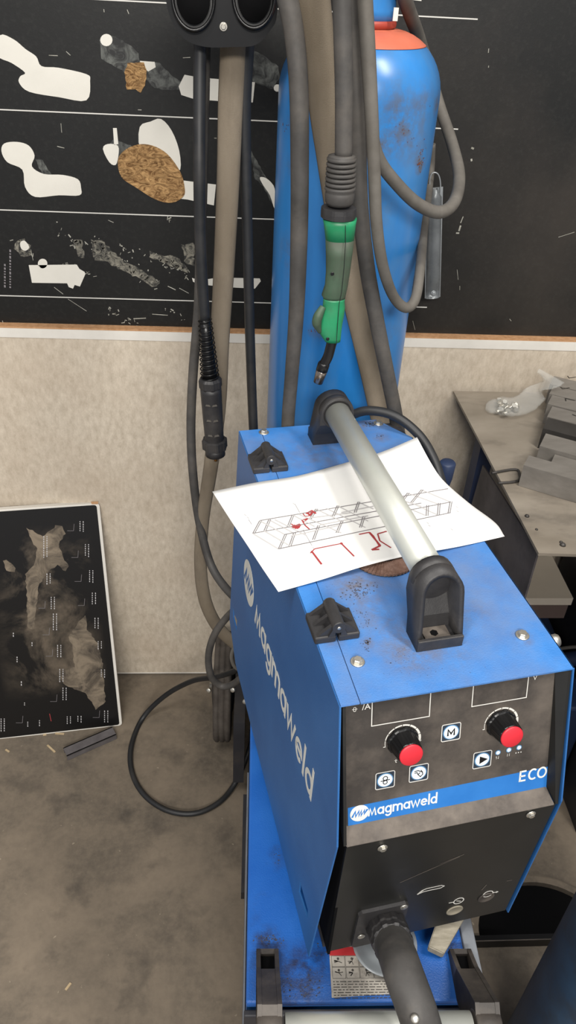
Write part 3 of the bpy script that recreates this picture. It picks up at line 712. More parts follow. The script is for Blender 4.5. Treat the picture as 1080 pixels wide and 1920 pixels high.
for (ymap, sgn, e) in ((lambda y: y, 1, tubeA), (lambda y: .522-y, -1, tubeB)):
    br = bracket(feeder, .1185, ymap, sgn)
    bm = bmesh.new(); lathe(bm, [(.0229, -.004), (.0231, .004), (.0228, .0075), (.0215, .009), (.0178, .009), (.0178, .003)], V((.1185, ymap(.0895), .058)), axisT*sgn, 44)
    link('tube_socket', bm, 'black_plastic', br)
    y0, y1 = sorted((ymap(.055), ymap(.073)))
    bm = bmesh.new(); box(bm, (.1185-.0125, y0, .0062), (.1185+.0145, y1, .0074)); w_ = link('washer_plate', bm, 'dusty_lip', br)
    bm = bmesh.new(); lathe(bm, [(.0042, 0), (.0042, .0006), (.0025, .0006), (.002, .0002), (0, .0002)], V((.1175, (y0+y1)/2, .0075)), (0, 0, 1), 6, False); link('bolt_socket', bm, 'void_shade', w_)
bm = bmesh.new(); lathe(bm, [(.0168, 0), (.0168, (tubeB-tubeA).length)], tubeA, axisT, 48); link('handle_tube', bm, 'alu', feeder)
# dirt smudges of their own shape on the top plate
def blot(name, pts, mat, parent, z=.0002):
    bm = bmesh.new(); plate(bm, [FZ(x, y, z) for x, y in pts], (0, 0, 1), .0001)
    bm.normal_update(); bmesh.ops.triangulate(bm, faces=[f for f in bm.faces if len(f.verts) > 4], ngon_method='EAR_CLIP'); return link(name, bm, mat, parent)
bm = bmesh.new(); rs = random.Random(5)
for (cx, cy, sx, sy, n, r) in ((672, 1105, 28, 22, 90, .0016), (685, 1160, 25, 20, 40, .0010), (688, 1203, 8, 6, 22, .0016), (688, 1218, 6, 4, 10, .0012), (732, 1243, 1, 1, 2, .0012), (690, 795, 14, 5, 40, .002), (712, 818, 8, 4, 16, .0018), (800, 1260, 90, 25, 30, .0005), (620, 1100, 20, 40, 30, .0006), (755, 1230, 30, 20, 24, .0006)):
    for i in range(n):
        p = FZ(rs.gauss(cx, sx/2), rs.gauss(cy, sy/2), .0002); r_k = .55
        if not (seam0 < p.x < Wd-.004 and .003 < p.y < Ln-.004): continue
        q = r*r_k*rs.uniform(.3, 1.2); k = 6; a0 = rs.random()*6
        prism(bm, [p+V((math.cos(a0+2*PI*j/k)*q*rs.uniform(.6, 1.3), math.sin(a0+2*PI*j/k)*q*rs.uniform(.6, 1.3), 0)) for j in range(k)], (0, 0, .0001))
link('dirt_specks', bm, 'soot', feeder)['kind'] = 'stuff'

# torch connector on the front and its thick cable
torchcab = thing('torch_connector', 'thick black torch cable plugged into the bottom of the feeder front', 'cable', (0, 0, 0))
q4 = [FLW(x, y, 0) for x, y in ((672, 1706), (765, 1689))]
cx0, cz0 = (q4[0].x+q4[1].x)/2, None
cc = FLW(722, 1728, .0)
w2 = .034
bm = bmesh.new()
z1 = FLW(718, 1698, 0).z; xL = .034; xR = .096
xL = q4[0].x; xR = q4[1].x; z0 = max(FLW(680, 1766, 0).z, ZB+.006)
sxz = [V((xL+.004, lowy(z1), z1)), V((xR-.004, lowy(z1), z1)), V((xR, lowy(z1), z1-.004)), V((xR, lowy(z0), z0+.004)), V((xR-.004, lowy(z0), z0)), V((xL+.004, lowy(z0), z0)), V((xL, lowy(z0), z0+.004)), V((xL, lowy(z1), z1-.004))]
prism(bm, sxz, (0, -.004, 0)); flg = link('connector_flange', bm, 'black_plastic', feeder)
for x, y in ((757, 1700), (677, 1755)): screw('screw', FLW(x, y, .004), LNr, flg, .0036, .002, 'zinc', False)
def toW(p): return FL+AX*p.x+AY*p.y+V((0, 0, p.z))
c0 = toW(FLW(722, 1732, .002))
w1 = aty(743, 1785, c0.y-.050); w2_ = aty(760, 1835, c0.y-.085); w3 = aty(785, 1905, c0.y-.115); w4 = aty(806, 1985, c0.y-.13); w5 = aty(812, 2080, c0.y-.13)
d0 = (w1-c0).normalized()
bm = bmesh.new(); lathe(bm, [(.020, -.006), (.0235, -.002), (.0238, .012), (.0230, .034), (.0215, .036), (.0215, .039), (.0232, .040), (.0228, .048), (.0200, .050)], c0, d0, 60, False, ribs=(6, .93)); link('connector_collar', bm, 'black_plastic', torchcab)
bm = bmesh.new(); tube(bm, [c0+d0*.046, w1+(w2_-w1)*.25, w2_, w3, w4, w5], [.0205, .0208, .0205, .020, .0195, .0190], 28); hnd = link('cable_sleeve', bm, 'hose', torchcab)
bm = bmesh.new(); nn = (CAM-w3).normalized(); lathe(bm, [(.0042, 0), (.0042, .001), (.003, .0022), (0, .0026)], aty(778, 1910, w3.y-.006)+nn*.012, nn, 20); link('sleeve_rivet', bm, 'zinc', torchcab)

# ================================================================== POWER SOURCE
DZ = .60
pT = .024
PR = -.02
ps = thing('power_source', 'blue welding power source on wheels underneath the wire feeder', 'welding machine', (.0165, .393, 0), PR)
pw, pl = .268, .46
bm = bmesh.new(); box(bm, (0, 0, .10), (pw, pl, DZ-.012)); link('housing', bm, 'blue_side', ps)
bm = bmesh.new(); box(bm, (-.001, -.004, DZ-.012), (pw+.001, pl, DZ), .003); link('deck_plate', bm, 'blue_deck', ps)
bm = bmesh.new(); box(bm, (-.003, -.012, .30), (pw+.003, -.004, DZ-.016), .002); link('front_panel', bm, 'dark_steel', ps)
bm = bmesh.new(); box(bm, (pw+.0015, -.01, DZ-.006), (pw+.018, .2, DZ+.002), .002); link('side_rail', bm, 'strip_grey', ps)
bm = bmesh.new(); box(bm, (-.0035, -.006, .12), (-.0012, .42, .44)); link('lower_side_panel', bm, 'strip_grey', ps)
bm = bmesh.new(); box(bm, (-.01, .40, .05), (pw+.01, .62, .075)); link('cylinder_platform', bm, 'dark_steel', ps)
for x in (-.034, pw):
    bm = bmesh.new()
    prism(bm, [V((x, .66, .06)), V((x, .66, .27)), V((x, .84, .22)), V((x, .94, .16)), V((x, .94, .10)), V((x, .80, .06))], (.012 if x > 0 else .024, 0, 0)); link('wheel_bracket', bm, 'dark_steel', ps)
bm = bmesh.new(); box(bm, (0, .62, .05), (pw, .80, .07)); link('rear_platform', bm, 'dark_steel', ps)
def psl(p):
    d = p-V((.0165, .393, 0)); c, s = math.cos(PR), math.sin(PR); return V((d.x*c+d.y*s, -d.x*s+d.y*c, d.z))
for wx in (-.084, pw+.035):
    bm = bmesh.new(); R_ = .132
    lathe(bm, [(.05, 0), (.10, 0), (R_-.02, .002), (R_-.006, .0), (R_, .005), (R_, .0115), (R_-.003, .013), (R_-.003, .0155), (R_, .017), (R_, .0245), (R_-.003, .026), (R_-.003, .0285), (R_, .030), (R_, .036), (R_-.006, .041), (R_-.02, .039), (.10, .041), (.05, .041)], V((wx, .88, .1325)), (1, 0, 0), 56)
    w_ = link('wheel', bm, 'tyre', ps)
    bm = bmesh.new(); lathe(bm, [(.02, -.008), (.055, -.004), (.085, .004), (.085, .036), (.055, .045), (.02, .049), (0, .049)], V((wx, .88, .1325)), (1, 0, 0), 32); link('hub', bm, 'dark_steel', w_)
bm = bmesh.new(); lathe(bm, [(0, 0), (.008, 0), (.008, pw+.17), (0, pw+.17)], V((-.098, .88, .1325)), (1, 0, 0), 16); link('axle', bm, 'zinc', ps)
# front castors (out of sight under the machine)
for wx in (.03, pw-.06):
    bm = bmesh.new(); lathe(bm, [(.02, 0), (.045, 0), (.05, .006), (.05, .022), (.045, .028), (.02, .028)], V((wx, .08, .05)), (1, 0, 0), 28); link('castor', bm, 'tyre', ps)
# push handle: two brackets leaning towards the front and a tube
def pzl(px, py, z): return psl(atz(px, py, z))
for (bx0, bx1) in ((480, 522), (838, 882)):
    a = pzl(bx0, 1786, DZ); b = pzl(bx1, 1786, DZ); cx = (a.x+b.x)/2; hw = .0135
    e = psl(aty((502 if bx0 < 600 else 912), 1925, .340))
    br = bmesh.new(); base_y = a.y
    A = [V((cx-hw, base_y, DZ)), V((cx+hw, base_y, DZ)), V((cx+hw, base_y-.004, DZ+.012)), V((cx-hw, base_y-.004, DZ+.012))]
    tz = .655; ty = -.035
    for sg in (-1, 1):
        x = cx+sg*hw; th = -.005*sg
        prism(br, [V((x, base_y, DZ)), V((x, base_y, DZ+.010)), V((x, base_y-.028, DZ+.026)), V((x, ty, tz+.022)), V((x, ty-.035, tz)), V((x, ty-.02, DZ+.02)), V((x, -.002, DZ))], (th, 0, 0))
    prism(br, [V((cx-hw, base_y-.030, DZ)), V((cx-hw, base_y-.030, DZ+.0265)), V((cx-hw, ty, tz+.021)), V((cx-hw, ty-.035, tz)), V((cx-hw, ty-.02, DZ+.02)), V((cx-hw, -.002, DZ))], (2*hw, 0, 0))
    box(br, (cx-hw, base_y-.006, DZ), (cx+hw, base_y, DZ+.010))
    o_ = link('handle_bracket', br, 'dusty_black', ps)
    bm = bmesh.new(); box(bm, (cx-hw+.0055, base_y-.0295, DZ+.0005), (cx+hw-.0055, base_y-.0065, DZ+.004)); link('bracket_pocket', bm, 'void_shade', o_)  # slab coloured near-black for the shade in the pocket
    bm = bmesh.new(); lathe(bm, [(.0190, -.0139), (.0205, -.0125), (.0205, .0125), (.0190, .0139)], V((cx, -.052, .652)), (1, 0, 0), 36); link('tube_socket', bm, 'dusty_black', o_)
    if bx0 < 600: cxa = cx
    else: cxb = cx
bm = bmesh.new(); lathe(bm, [(.0178, 0), (.0178, cxb-cxa-.034)], V((cxa+.017, -.052, .652)), (1, 0, 0), 44); link('handle_tube', bm, 'alu', ps)
# warning label
def PD(x, y, d=.0003): return pzl(x, y, DZ+d)
lab = [PD(x, y, .0001) for x, y in ((617, 1776), (752, 1766), (758, 1862), (622, 1871))]
bm = bmesh.new(); plate(bm, lab, (0, 0, 1), .0003); lb = link('warning_label', bm, 'label', ps)
lx0, lx1 = lab[0].x+.002, lab[1].x-.001; lyt = lab[0].y; lyb = lab[3].y
bm = bmesh.new(); plate(bm, [V((lx0-.002, lyt, DZ+.0004)), V((lx1, lyt, DZ+.0004)), V((lx1, lyt-.010, DZ+.0004)), V((lx0-.002, lyt-.010, DZ+.0004))], (0, 0, 1), .0002); link('red_header', bm, 'label_red', lb)
bm = bmesh.new(); rs = random.Random(11); H = lyt-lyb
zz = DZ+.0005
y_ = lyt-.0105; cell = (lx1-lx0)/5.2
for row in range(2):
    h = H*.23
    for k in range(5):
        x_ = lx0+k*cell
        stroke(bm, [V((x_, y_, zz)), V((x_+cell*.94, y_, zz)), V((x_+cell*.94, y_-h*.94, zz)), V((x_, y_-h*.94, zz))], .0004, (0, 0, 1), .0001, True)
        cxx, cyy = x_+cell*.47, y_-h*.47
        ring_line(bm, V((cxx, cyy+h*.22, zz)), .0009, .0011, n=8, nn=V((0, 0, 1)), rr=V((1, 0, 0)), uu=V((0, 1, 0)))
        for j in range(5):
            a_ = rs.uniform(0, 2*PI); stroke(bm, [V((cxx, cyy, zz)), V((cxx+math.cos(a_)*cell*.3, cyy+math.sin(a_)*h*.32, zz))], .0008, (0, 0, 1), .0001)
    y_ -= h
for row in range(7):
    y_ -= H*.052; x_ = lx0
    while x_ < lx1-.004:
        w_ = rs.uniform(.002, .008); stroke(bm, [V((x_, y_, zz)), V((min(x_+w_, lx1), y_, zz))], .0009, (0, 0, 1), .0001); x_ += w_+.0016
link('label_print', bm, 'label_ink', lb)
# grime on deck
bm = bmesh.new(); rs = random.Random(2)
for (cx, cy, sx, sy, n, r) in ((503, 1762, 24, 10, 60, .0022), (570, 1850, 60, 25, 60, .0018), (600, 1790, 20, 40, 10, .0015), (520, 1605, 6, 18, 12, .0014), (840, 1780, 20, 20, 10, .001)):
    for i in range(n):
        p = pzl(rs.gauss(cx, sx/2), rs.gauss(cy, sy/2), DZ+.0002); r = min(r, .0009)
        if not (.002 < p.x < pw-.002 and 0 < p.y < .4): continue
        q = r*rs.uniform(.4, 1.2); a0 = rs.random()*6
        prism(bm, [p+V((math.cos(a0+2*PI*j/6)*q*rs.uniform(.6, 1.3), math.sin(a0+2*PI*j/6)*q*rs.uniform(.6, 1.3), 0)) for j in range(6)], (0, 0, .0001))
link('grime', bm, 'soot', ps)['kind'] = 'stuff'
# swivel dish between the machines
dc = atz(722, 1778, DZ+.012); dc = V((dc.x, dc.y+.006, DZ+.0008))
bm = bmesh.new(); lathe(bm, [(0, 0), (.020, 0), (.030, .004), (.037, .010), (.040, .013), (.040, .0145), (.036, .013), (.028, .007), (.018, .003), (0, .003)], dc, (0, 0, 1), 48)
bm2 = bm; sw = link('swivel_dish', bm2, 'clear')
tag(sw, 'shallow translucent grey dish lying on the blue deck under the feeder front', 'dish')
bm = bmesh.new(); lathe(bm, [(.035, 0), (.035, .05)], V((.17, .66, DZ)), (0, 0, 1), 32)
lathe(bm, [(.05, 0), (.05, .006)], V((.17, .66, DZ)), (0, 0, 1), 32); link('swivel_post', bm, 'dark_steel', ps).matrix_parent_inverse = Matrix.Identity(4)
C.objects['swivel_post'].location = psl(V((0, 0, 0)))*0
C.objects['swivel_post'].location = (-.0165, -.393, 0)
# weathered block wedged at the right
c1, c2, c3, c4 = atz(800, 1783, DZ+.012), atz(829, 1797, DZ+.004), atz(872, 1722, DZ+.03), atz(822, 1718, DZ+.034)
bm = bmesh.new(); prism(bm, [c1, c2, c3, c4], (.0, -.0, .012), bev=.0012)
tag(link('packing_block', bm, 'wedge'), 'small weathered grey brown block wedged under the right front corner of the feeder', 'block')

# ================================================================== PAPER + FLAP DISC
pc = {'bl': FZ(398, 922, .004), 'br': FZ(782, 820, .034), 'fl': FZ(522, 1110, .001), 'fr': FZ(948, 1008, .002)}
for k in pc: pc[k] = toW(pc[k])
NU, NV = 36, 26
edge_b = [(398, 922, .004), (480, 905, .006), (560, 892, .006), (648, 868, .008), (715, 848, .016), (782, 820, .034)]
edge_f = [(522, 1110, .001), (600, 1088, .004), (682, 1062, .010), (765, 1042, .008), (860, 1025, .003), (946, 1006, .000)]
edge_l = [(398, 922, .004), (432, 975, .004), (462, 1020, .004), (492, 1066, .002), (522, 1110, .001)]
edge_r = [(782, 820, .034), (808, 868, .024), (832, 902, .016), (880, 944, .010), (928, 980, .006), (946, 1006, .000)]
def ecurve(E_, n):
    c = catmull([toW(FZ(x, y, z)) for x, y, z in E_], 12); out = []
    for i in range(n+1):
        t_ = i/n*(len(c)-1); k = min(int(t_), len(c)-2); out.append(c[k].lerp(c[k+1], t_-k))
    return out
Eb, Ef, El, Er = ecurve(edge_b, NU), ecurve(edge_f, NU), ecurve(edge_l, NV), ecurve(edge_r, NV)
bm = bmesh.new(); grid = []
for j in range(NV+1):
    v = j/NV; row = []
    for i in range(NU+1):
        u = i/NU
        p = Eb[i]*(1-v)+Ef[i]*v+El[j]*(1-u)+Er[j]*u-(Eb[0]*(1-u)*(1-v)+Eb[-1]*u*(1-v)+Ef[0]*(1-u)*v+Ef[-1]*u*v)
        p = p+V((0, 0, .0015*math.sin(u*7+v*3)*math.sin(PI*u)*math.sin(PI*v)))
        row.append(bm.verts.new(p))
    grid.append(row)
for j in range(NV):
    for i in range(NU):
        f = bm.faces.new((grid[j][i], grid[j+1][i], grid[j+1][i+1], grid[j][i+1])); f.smooth = True
bm.normal_update()
bvh = BVHTree.FromBMesh(bm)
r_ = bmesh.ops.solidify(bm, geom=list(bm.faces), thickness=-.0003)
sheet = link('drawing_sheet', bm, 'paper'); tag(sheet, 'white paper sheet with a truss drawing and red marker lines on top of the feeder', 'paper')
def PP(x, y):
    h = bvh.ray_cast(CAM, ray((x, y)).normalized())
    if h[0] is None: return None
    n = h[1] if h[1].z > 0 else -h[1]
    return h[0]+n*.0008, n
def pline(bm, pts, w):
    for a, b in zip(pts, pts[1:]):
        L = math.hypot(b[0]-a[0], b[1]-a[1]); k = max(1, int(L/7)); last = None
        for i in range(k+1):
            q = PP(a[0]+(b[0]-a[0])*i/k, a[1]+(b[1]-a[1])*i/k)
            if q and last: stroke(bm, [last[0], q[0]], w, q[1], .0001)
            last = q
bm = bmesh.new()
# truss drawing: upper chord pairs, lower chord pairs and lacings
LNS = [((487, 977), (840, 917), 0), ((474, 1001), (790, 944), 0), ((534, 1003), (845, 942), 0), ((522, 1030), (845, 962), 0), ((487, 977), (474, 1001), 1), ((534, 1003), (522, 1030), 1),
       ((504, 975), (495, 996), 1), ((548, 966), (538, 990), 1), ((592, 955), (580, 974), 1), ((632, 949), (623, 969), 1), ((671, 942), (664, 962), 1), ((764, 925), (748, 946), 1), ((790, 919), (770, 943), 1),
       ((551, 999), (542, 1025), 1), ((596, 986), (586, 1013), 1), ((640, 977), (630, 1000), 1), ((681, 969), (674, 990), 1), ((800, 948), (799, 968), 1), ((822, 944), (820, 966), 1), ((844, 941), (840, 963), 1)]
for a, b, k in LNS:
    pline(bm, [a, b], .0011)
    if k: pline(bm, [(a[0]+3.5, a[1]), (b[0]+3.5, b[1])], .0009)
pline(bm, [(553, 946), (562, 962)], .0004); pline(bm, [(568, 994), (585, 1024)], .0004); pline(bm, [(466, 975), (472, 984)], .0004)
link('drawing_lines', bm, 'ink', sheet)
bm = bmesh.new()
for x0, y0, x1, y1 in ((474, 1001, 522, 1030), (487, 977, 534, 1003), (495, 996, 545, 1025), (504, 975, 550, 1000), (515, 975, 575, 1005), (548, 966, 590, 988), (560, 965, 640, 1000), (592, 955, 640, 978), (612, 954, 685, 990), (632, 949, 690, 978), (671, 942, 700, 955), (764, 925, 822, 946), (790, 919, 845, 942), (770, 943, 820, 966), (748, 946, 800, 968), (580, 972, 660, 962), (600, 985, 690, 968), (640, 962, 700, 950), (740, 935, 790, 950), (545, 1006, 640, 985)):
    pline(bm, [(x0, y0), (x1, y1)], .0017)
for x, y in ((458, 965), (463, 970), (549, 944), (586, 1027), (800, 980), (803, 985), (855, 950), (856, 958), (838, 905), (845, 992)): pline(bm, [(x, y), (x+4, y+3)], .0008)
link('drawing_shading', bm, 'ink_light', sheet)
bm = bmesh.new()
for P_, w in (([(582, 1038), (590, 1030), (640, 1020)], .0013), ([(584, 1034), (603, 1059)], .0022), ([(640, 1020), (664, 1044)], .0018), ([(673, 1003), (693, 999), (700, 1006), (712, 1026)], .0018), ([(692, 999), (713, 1024), (697, 1032), (711, 1031)], .0024), ([(725, 997), (708, 1002), (712, 1015), (733, 1028)], .0018),
              ([(568, 980), (578, 973), (566, 976), (572, 986), (581, 994)], .0016), ([(568, 964), (572, 969), (580, 968)], .0012), ([(574, 964), (586, 958), (582, 968), (576, 962)], .0026), ([(586, 960), (592, 964), (588, 960)], .0026), ([(546, 983), (552, 988)], .0014), ([(548, 990), (563, 984), (556, 992), (550, 986), (562, 990)], .0034), ([(638, 1019), (642, 1021)], .0032)):
    pline(bm, P_, w)
link('red_marker_lines', bm, 'red_ink', sheet)
# flap disc
fd = FZ(717, 1040, .0); fdw = toW(fd)
fl_ = thing('flap_disc', 'brown flap grinding disc half hidden under the paper sheet', 'grinding disc', (fdw.x, fdw.y, 1.0402))
R_ = .0405
bm = bmesh.new(); lathe(bm, [(0, 0), (R_*.96, 0), (R_*.98, .0015), (.018, .0015), (0, .0015)], (0, 0, 0), (0, 0, 1), 48); link('backing_plate', bm, 'black_plastic', fl_)
bm = bmesh.new(); N_ = 56
for k in range(N_):
    a = 2*PI*k/N_; b = a+2*PI/N_*1.9; r1, r2 = .018, R_
    p = [V((math.cos(a)*r1, math.sin(a)*r1, .0016)), V((math.cos(a)*r2, math.sin(a)*r2, .0016)), V((math.cos(b)*r2, math.sin(b)*r2, .0046)), V((math.cos(b)*r1, math.sin(b)*r1, .0046))]
    prism(bm, p, (0, 0, .0009))
link('abrasive_flaps', bm, 'disc', fl_)

# ================================================================== GAS CYLINDERS
def gas(cx, cy, r, sh, label, mat, top=True, group=None):
    t_ = thing('gas_cylinder', label, 'gas cylinder', (cx, cy, 0))
    z0 = .0 if not top else .075
    bm = bmesh.new(); pr = [(0, z0), (r*.9, z0), (r, z0+.02), (r, sh)]
    for k in range(1, 13):
        a = k/12*PI/2; pr.append((r*.325+r*.675*math.cos(a), sh+.075*math.sin(a)))
    pr.append((r*.32, sh+.093))
    n_or = 8
    lathe(bm, pr, (0, 0, 0), (0, 0, 1), 72); link('shell', bm, mat, t_)
    return t_, pr
gx, gy, gr = .1575, 1.172, .1085
g1, pr = gas(gx, gy, gr, 1.440, 'tall blue gas cylinder with an orange band standing against the wall behind the feeder', 'gas_blue')
# orange shoulder band slightly proud
za, zb = 1.4985, 1.528
def rad_at(z):
    for (r0_, a), (r1_, b) in zip(pr, pr[1:]):
        if a <= z <= b and b > a: return r0_+(r1_-r0_)*(z-a)/(b-a)
    return pr[-1][0]
bm = bmesh.new(); lathe(bm, [(rad_at(z)+.0010, z) for z in [za]+[z_ for _, z_ in pr if za < z_ < zb-.006]+[zb-.004]], (0, 0, 0), (0, 0, 1), 72); link('orange_band', bm, 'orange_band', g1)
zt = 1.430+.135*math.sin(PI/2*.86)
bm = bmesh.new(); lathe(bm, [(.036, 1.515), (.0400, 1.517), (.0405, 1.521), (.0395, 1.524), (.036, 1.525)], (0, 0, 0), (0, 0, 1), 48); link('band_ring', bm, 'gas_red', g1)
bm = bmesh.new(); p_ = aty(742, 27, gy-.0385)-V((gx, gy, 0)); box(bm, (p_.x-.003, p_.y-.0005, p_.z-.007), (p_.x+.003, p_.y+.003, p_.z+.007), 0); link('neck_tag', bm, 'stick', g1)
bm = bmesh.new(); lathe(bm, [(.0385, 1.5235), (.0375, 1.535), (.0365, 1.565), (.036, 1.60), (.036, 1.64)], (0, 0, 0), (0, 0, 1), 48); link('neck', bm, 'gas_blue', g1)
bm = bmesh.new(); lathe(bm, [(.0372, 1.585), (.0376, 1.588), (.0372, 1.591)], (0, 0, 0), (0, 0, 1), 48); link('neck_ring', bm, 'gas_blue', g1)
bm = bmesh.new(); rs = random.Random(9)
def cyl_pt(px, py):
    """hit on the cylinder wall in cylinder coordinates"""
    d = ray((px, py)); ox, oy = -gx, -gy; a = d.x**2+d.y**2; b = 2*(ox*d.x+oy*d.y); c = ox*ox+oy*oy-(gr+.0004)**2
    s = b*b-4*a*c
    if s < 0: return None
    t_ = (-b-math.sqrt(s))/(2*a); p = CAM+d*t_; return V((p.x-gx, p.y-gy, p.z))
for (cx, cy, sx, sy, n, r) in ((779, 198, 4, 5, 10, .0020), (808, 195, 10, 4, 10, .0012), (790, 290, 8, 20, 24, .0009), (786, 308, 3, 7, 8, .0014), (758, 250, 26, 18, 16, .0006), (535, 240, 5, 10, 8, .0009), (590, 620, 10, 5, 10, .0008)):
    for i in range(n):
        p = cyl_pt(rs.gauss(cx, sx/2), rs.gauss(cy, sy/2))
        if not p or p.z > 1.438: continue
        nn = V((p.x, p.y, 0)).normalized(); e = V((-nn.y, nn.x, 0)); q = r*rs.uniform(.4, 1.2)
        prism(bm, [p+e*(math.cos(2*PI*j/6)*q*rs.uniform(.6, 1.3))+V((0, 0, math.sin(2*PI*j/6)*q*rs.uniform(.6, 1.3))) for j in range(6)], nn*.0002)
link('rust_spots', bm, 'rust', g1)['kind'] = 'stuff'
gas(.578, .478, .115, 1.35, 'dark worn blue gas cylinder in the foreground at the right edge', 'gas_dark', top=False)

# ================================================================== HOSES AND CABLES
def hose(name, pts, r, mat, label, flat=1.0, cat='cable', seg=16):
    bm = bmesh.new(); P = [aty(x, y, d) for x, y, d in pts]; tube(bm, P, r, seg, 8, True, flat)
    o = link(name, bm, mat)
    return tag(o, label, cat)
# left group, hanging under the hose holder
hose('welding_cable', [(374, -130, 1.125), (375, 60, 1.125), (374, 200, 1.115), (374, 330, 1.10), (376, 460, 1.10), (384, 604, 1.10)], .0082, 'hose_dark', 'black cable hanging left of the wide sleeve and ending in a round plug')
hose('hose_sleeve', [(440, -120, 1.14), (438, 60, 1.14), (432, 200, 1.14), (428, 330, 1.14), (420, 500, 1.14), (412, 640, 1.14), (408, 760, 1.14), (396, 870, 1.13), (381, 970, 1.13), (376, 1060, 1.13), (386, 1130, 1.13), (412, 1180, 1.12), (450, 1215, 1.10), (490, 1250, 1.05)], [.0165, .0165, .0165, .016, .0155, .015, .014, .0125, .0115, .012, .013, .0135, .013, .012], 'sleeve', 'wide dusty brown sleeve hanging from the black holder down behind the feeder', .55, 'sleeve')
hose('welding_cable', [(466, -120, 1.15), (459, 80, 1.15), (457, 200, 1.15), (461, 330, 1.15), (465, 480, 1.15), (469, 640, 1.15), (475, 800, 1.14), (484, 950, 1.10), (500, 1080, 1.04), (530, 1140, .99)], [.0125, .0125, .0098, .0078, .0078, .0078, .0078, .0078, .0078, .0078], 'hose_dark', 'thin black cable between the wide sleeve and the blue cylinder')
hose('welding_cable', [(386, -120, 1.155), (384, 60, 1.155), (380, 300, 1.155), (374, 540, 1.15), (369, 620, 1.15), (362, 700, 1.15), (358, 800, 1.15), (362, 890, 1.14), (374, 980, 1.13), (396, 1060, 1.10), (430, 1110, 1.05), (470, 1140, 1.0)], .0077, 'hose', 'grey black cable bowing out left of the hanging plug and back into the feeder')
# cables over the cylinder
hose('welding_cable', [(520, -150, 1.0), (536, -20, 1.0), (551, 60, 1.0), (560, 160, 1.0), (562, 300, 1.0), (561, 430, 1.0), (556, 580, 1.0), (547, 700, 1.0), (540, 790, 1.0), (540, 860, 1.0)], [.0118, .0118, .0112, .0112, .0112, .0112, .0105, .0098, .0096, .0096], 'hose', 'grey cable hanging over the left flank of the blue cylinder')
hose('hose_sleeve', [(560, -150, 1.03), (582, 0, 1.03), (600, 130, 1.03), (617, 280, 1.03), (640, 430, 1.03), (666, 560, 1.03), (694, 680, 1.03), (716, 790, 1.02), (730, 860, 1.01)], [.022, .0225, .020, .017, .0165, .0175, .0178, .016, .014], 'sleeve', 'wide dusty brown sleeve running diagonally behind the green torch', .45, 'sleeve')
hose('welding_cable', [(648, -150, .985), (660, 0, .985), (666, 120, .985), (671, 260, .985), (675, 380, .985), (688, 500, .985), (706, 600, .985), (726, 700, .985), (742, 780, .985), (752, 850, .985)], [.0102]*10, 'hose', 'dark cable just right of the green torch running down to the feeder back')
hose('welding_cable', [(676, -150, .96), (684, 0, .96), (690, 100, .96), (697, 220, .96), (702, 330, .96), (706, 420, .96), (718, 500, .97), (738, 556, .99), (762, 577, 1.0), (780, 556, 1.02), (789, 490, 1.08), (795, 420, 1.22), (802, 370, 1.37), (807, 320, 1.425), (809, 270, 1.425)], [.0086, .0086, .0085, .0078, .0076, .0074, .0072, .007, .007, .007, .007, .007, .007, .0072, .0072], 'hose_light', 'dusty cable looping down low in front of the blue cylinder')
hose('welding_cable', [(738, -90, 1.12), (760, 0, 1.16), (785, 70, 1.26), (806, 140, 1.295), (826, 205, 1.27), (848, 270, 1.22), (861, 330, 1.15), (852, 378, 1.08), (824, 398, 1.04), (784, 383, 1.02), (744, 345, 1.0), (710, 298, .99), (696, 240, .99), (690, 150, .99)], [.0092, .0092, .009, .0088, .0084, .0084, .0084, .0084, .0083, .008, .0078, .0078, .0075, .0075], 'hose_light', 'dusty cable swinging round the right side of the blue cylinder')
hose('rubber_hose', [(628, 800, 1.0), (655, 781, .985), (690, 770, .975), (740, 780, .96), (785, 815, .94), (812, 858, .92), (828, 905, .90), (840, 960, .89), (850, 1040, .88)], .0067, 'hose_dark', 'black hose arching over the back right corner of the feeder', cat='hose')
# cables low at the back left
def zpath(pts): return [atz(x, y, z) for x, y, z in pts]
bm = bmesh.new(); tube(bm, zpath([(475, 1240, .40), (440, 1258, .36), (405, 1269, .30), (360, 1277, .20), (310, 1304, .09), (268, 1346, .010), (246, 1400, .0078), (248, 1450, .0078), (272, 1492, .0078), (315, 1520, .0078), (365, 1525, .0078), (410, 1505, .0078), (440, 1470, .012), (462, 1420, .05), (478, 1370, .09)]), [.0062]*15, 14)
tag(link('power_cable', bm, 'hose_dark'), 'dark cable making a big loop on the floor left of the machine', 'cable')
bm = bmesh.new(); tube(bm, [aty(x, y, d) for x, y, d in ((450, 1135, 1.02), (425, 1158, 1.03), (402, 1190, 1.03), (391, 1230, 1.03), (396, 1268, 1.03), (415, 1286, 1.03), (438, 1282, 1.02), (462, 1262, 1.0))], [.0068]*8, 14)
tag(link('power_cable', bm, 'hose'), 'short cable loop in front of the rear wheel at the feeder back', 'cable')
bm = bmesh.new(); tube(bm, [aty(x, y, d) for x, y, d in ((448, 1205, 1.0), (438, 1216, 1.0), (434, 1232, 1.0), (440, 1250, 1.0), (456, 1260, 1.0))], [.0035]*5, 12)
tag(link('tie_cord', bm, 'hose_light'), 'thin pale cord loop beside the lower back corner of the feeder', 'cord')
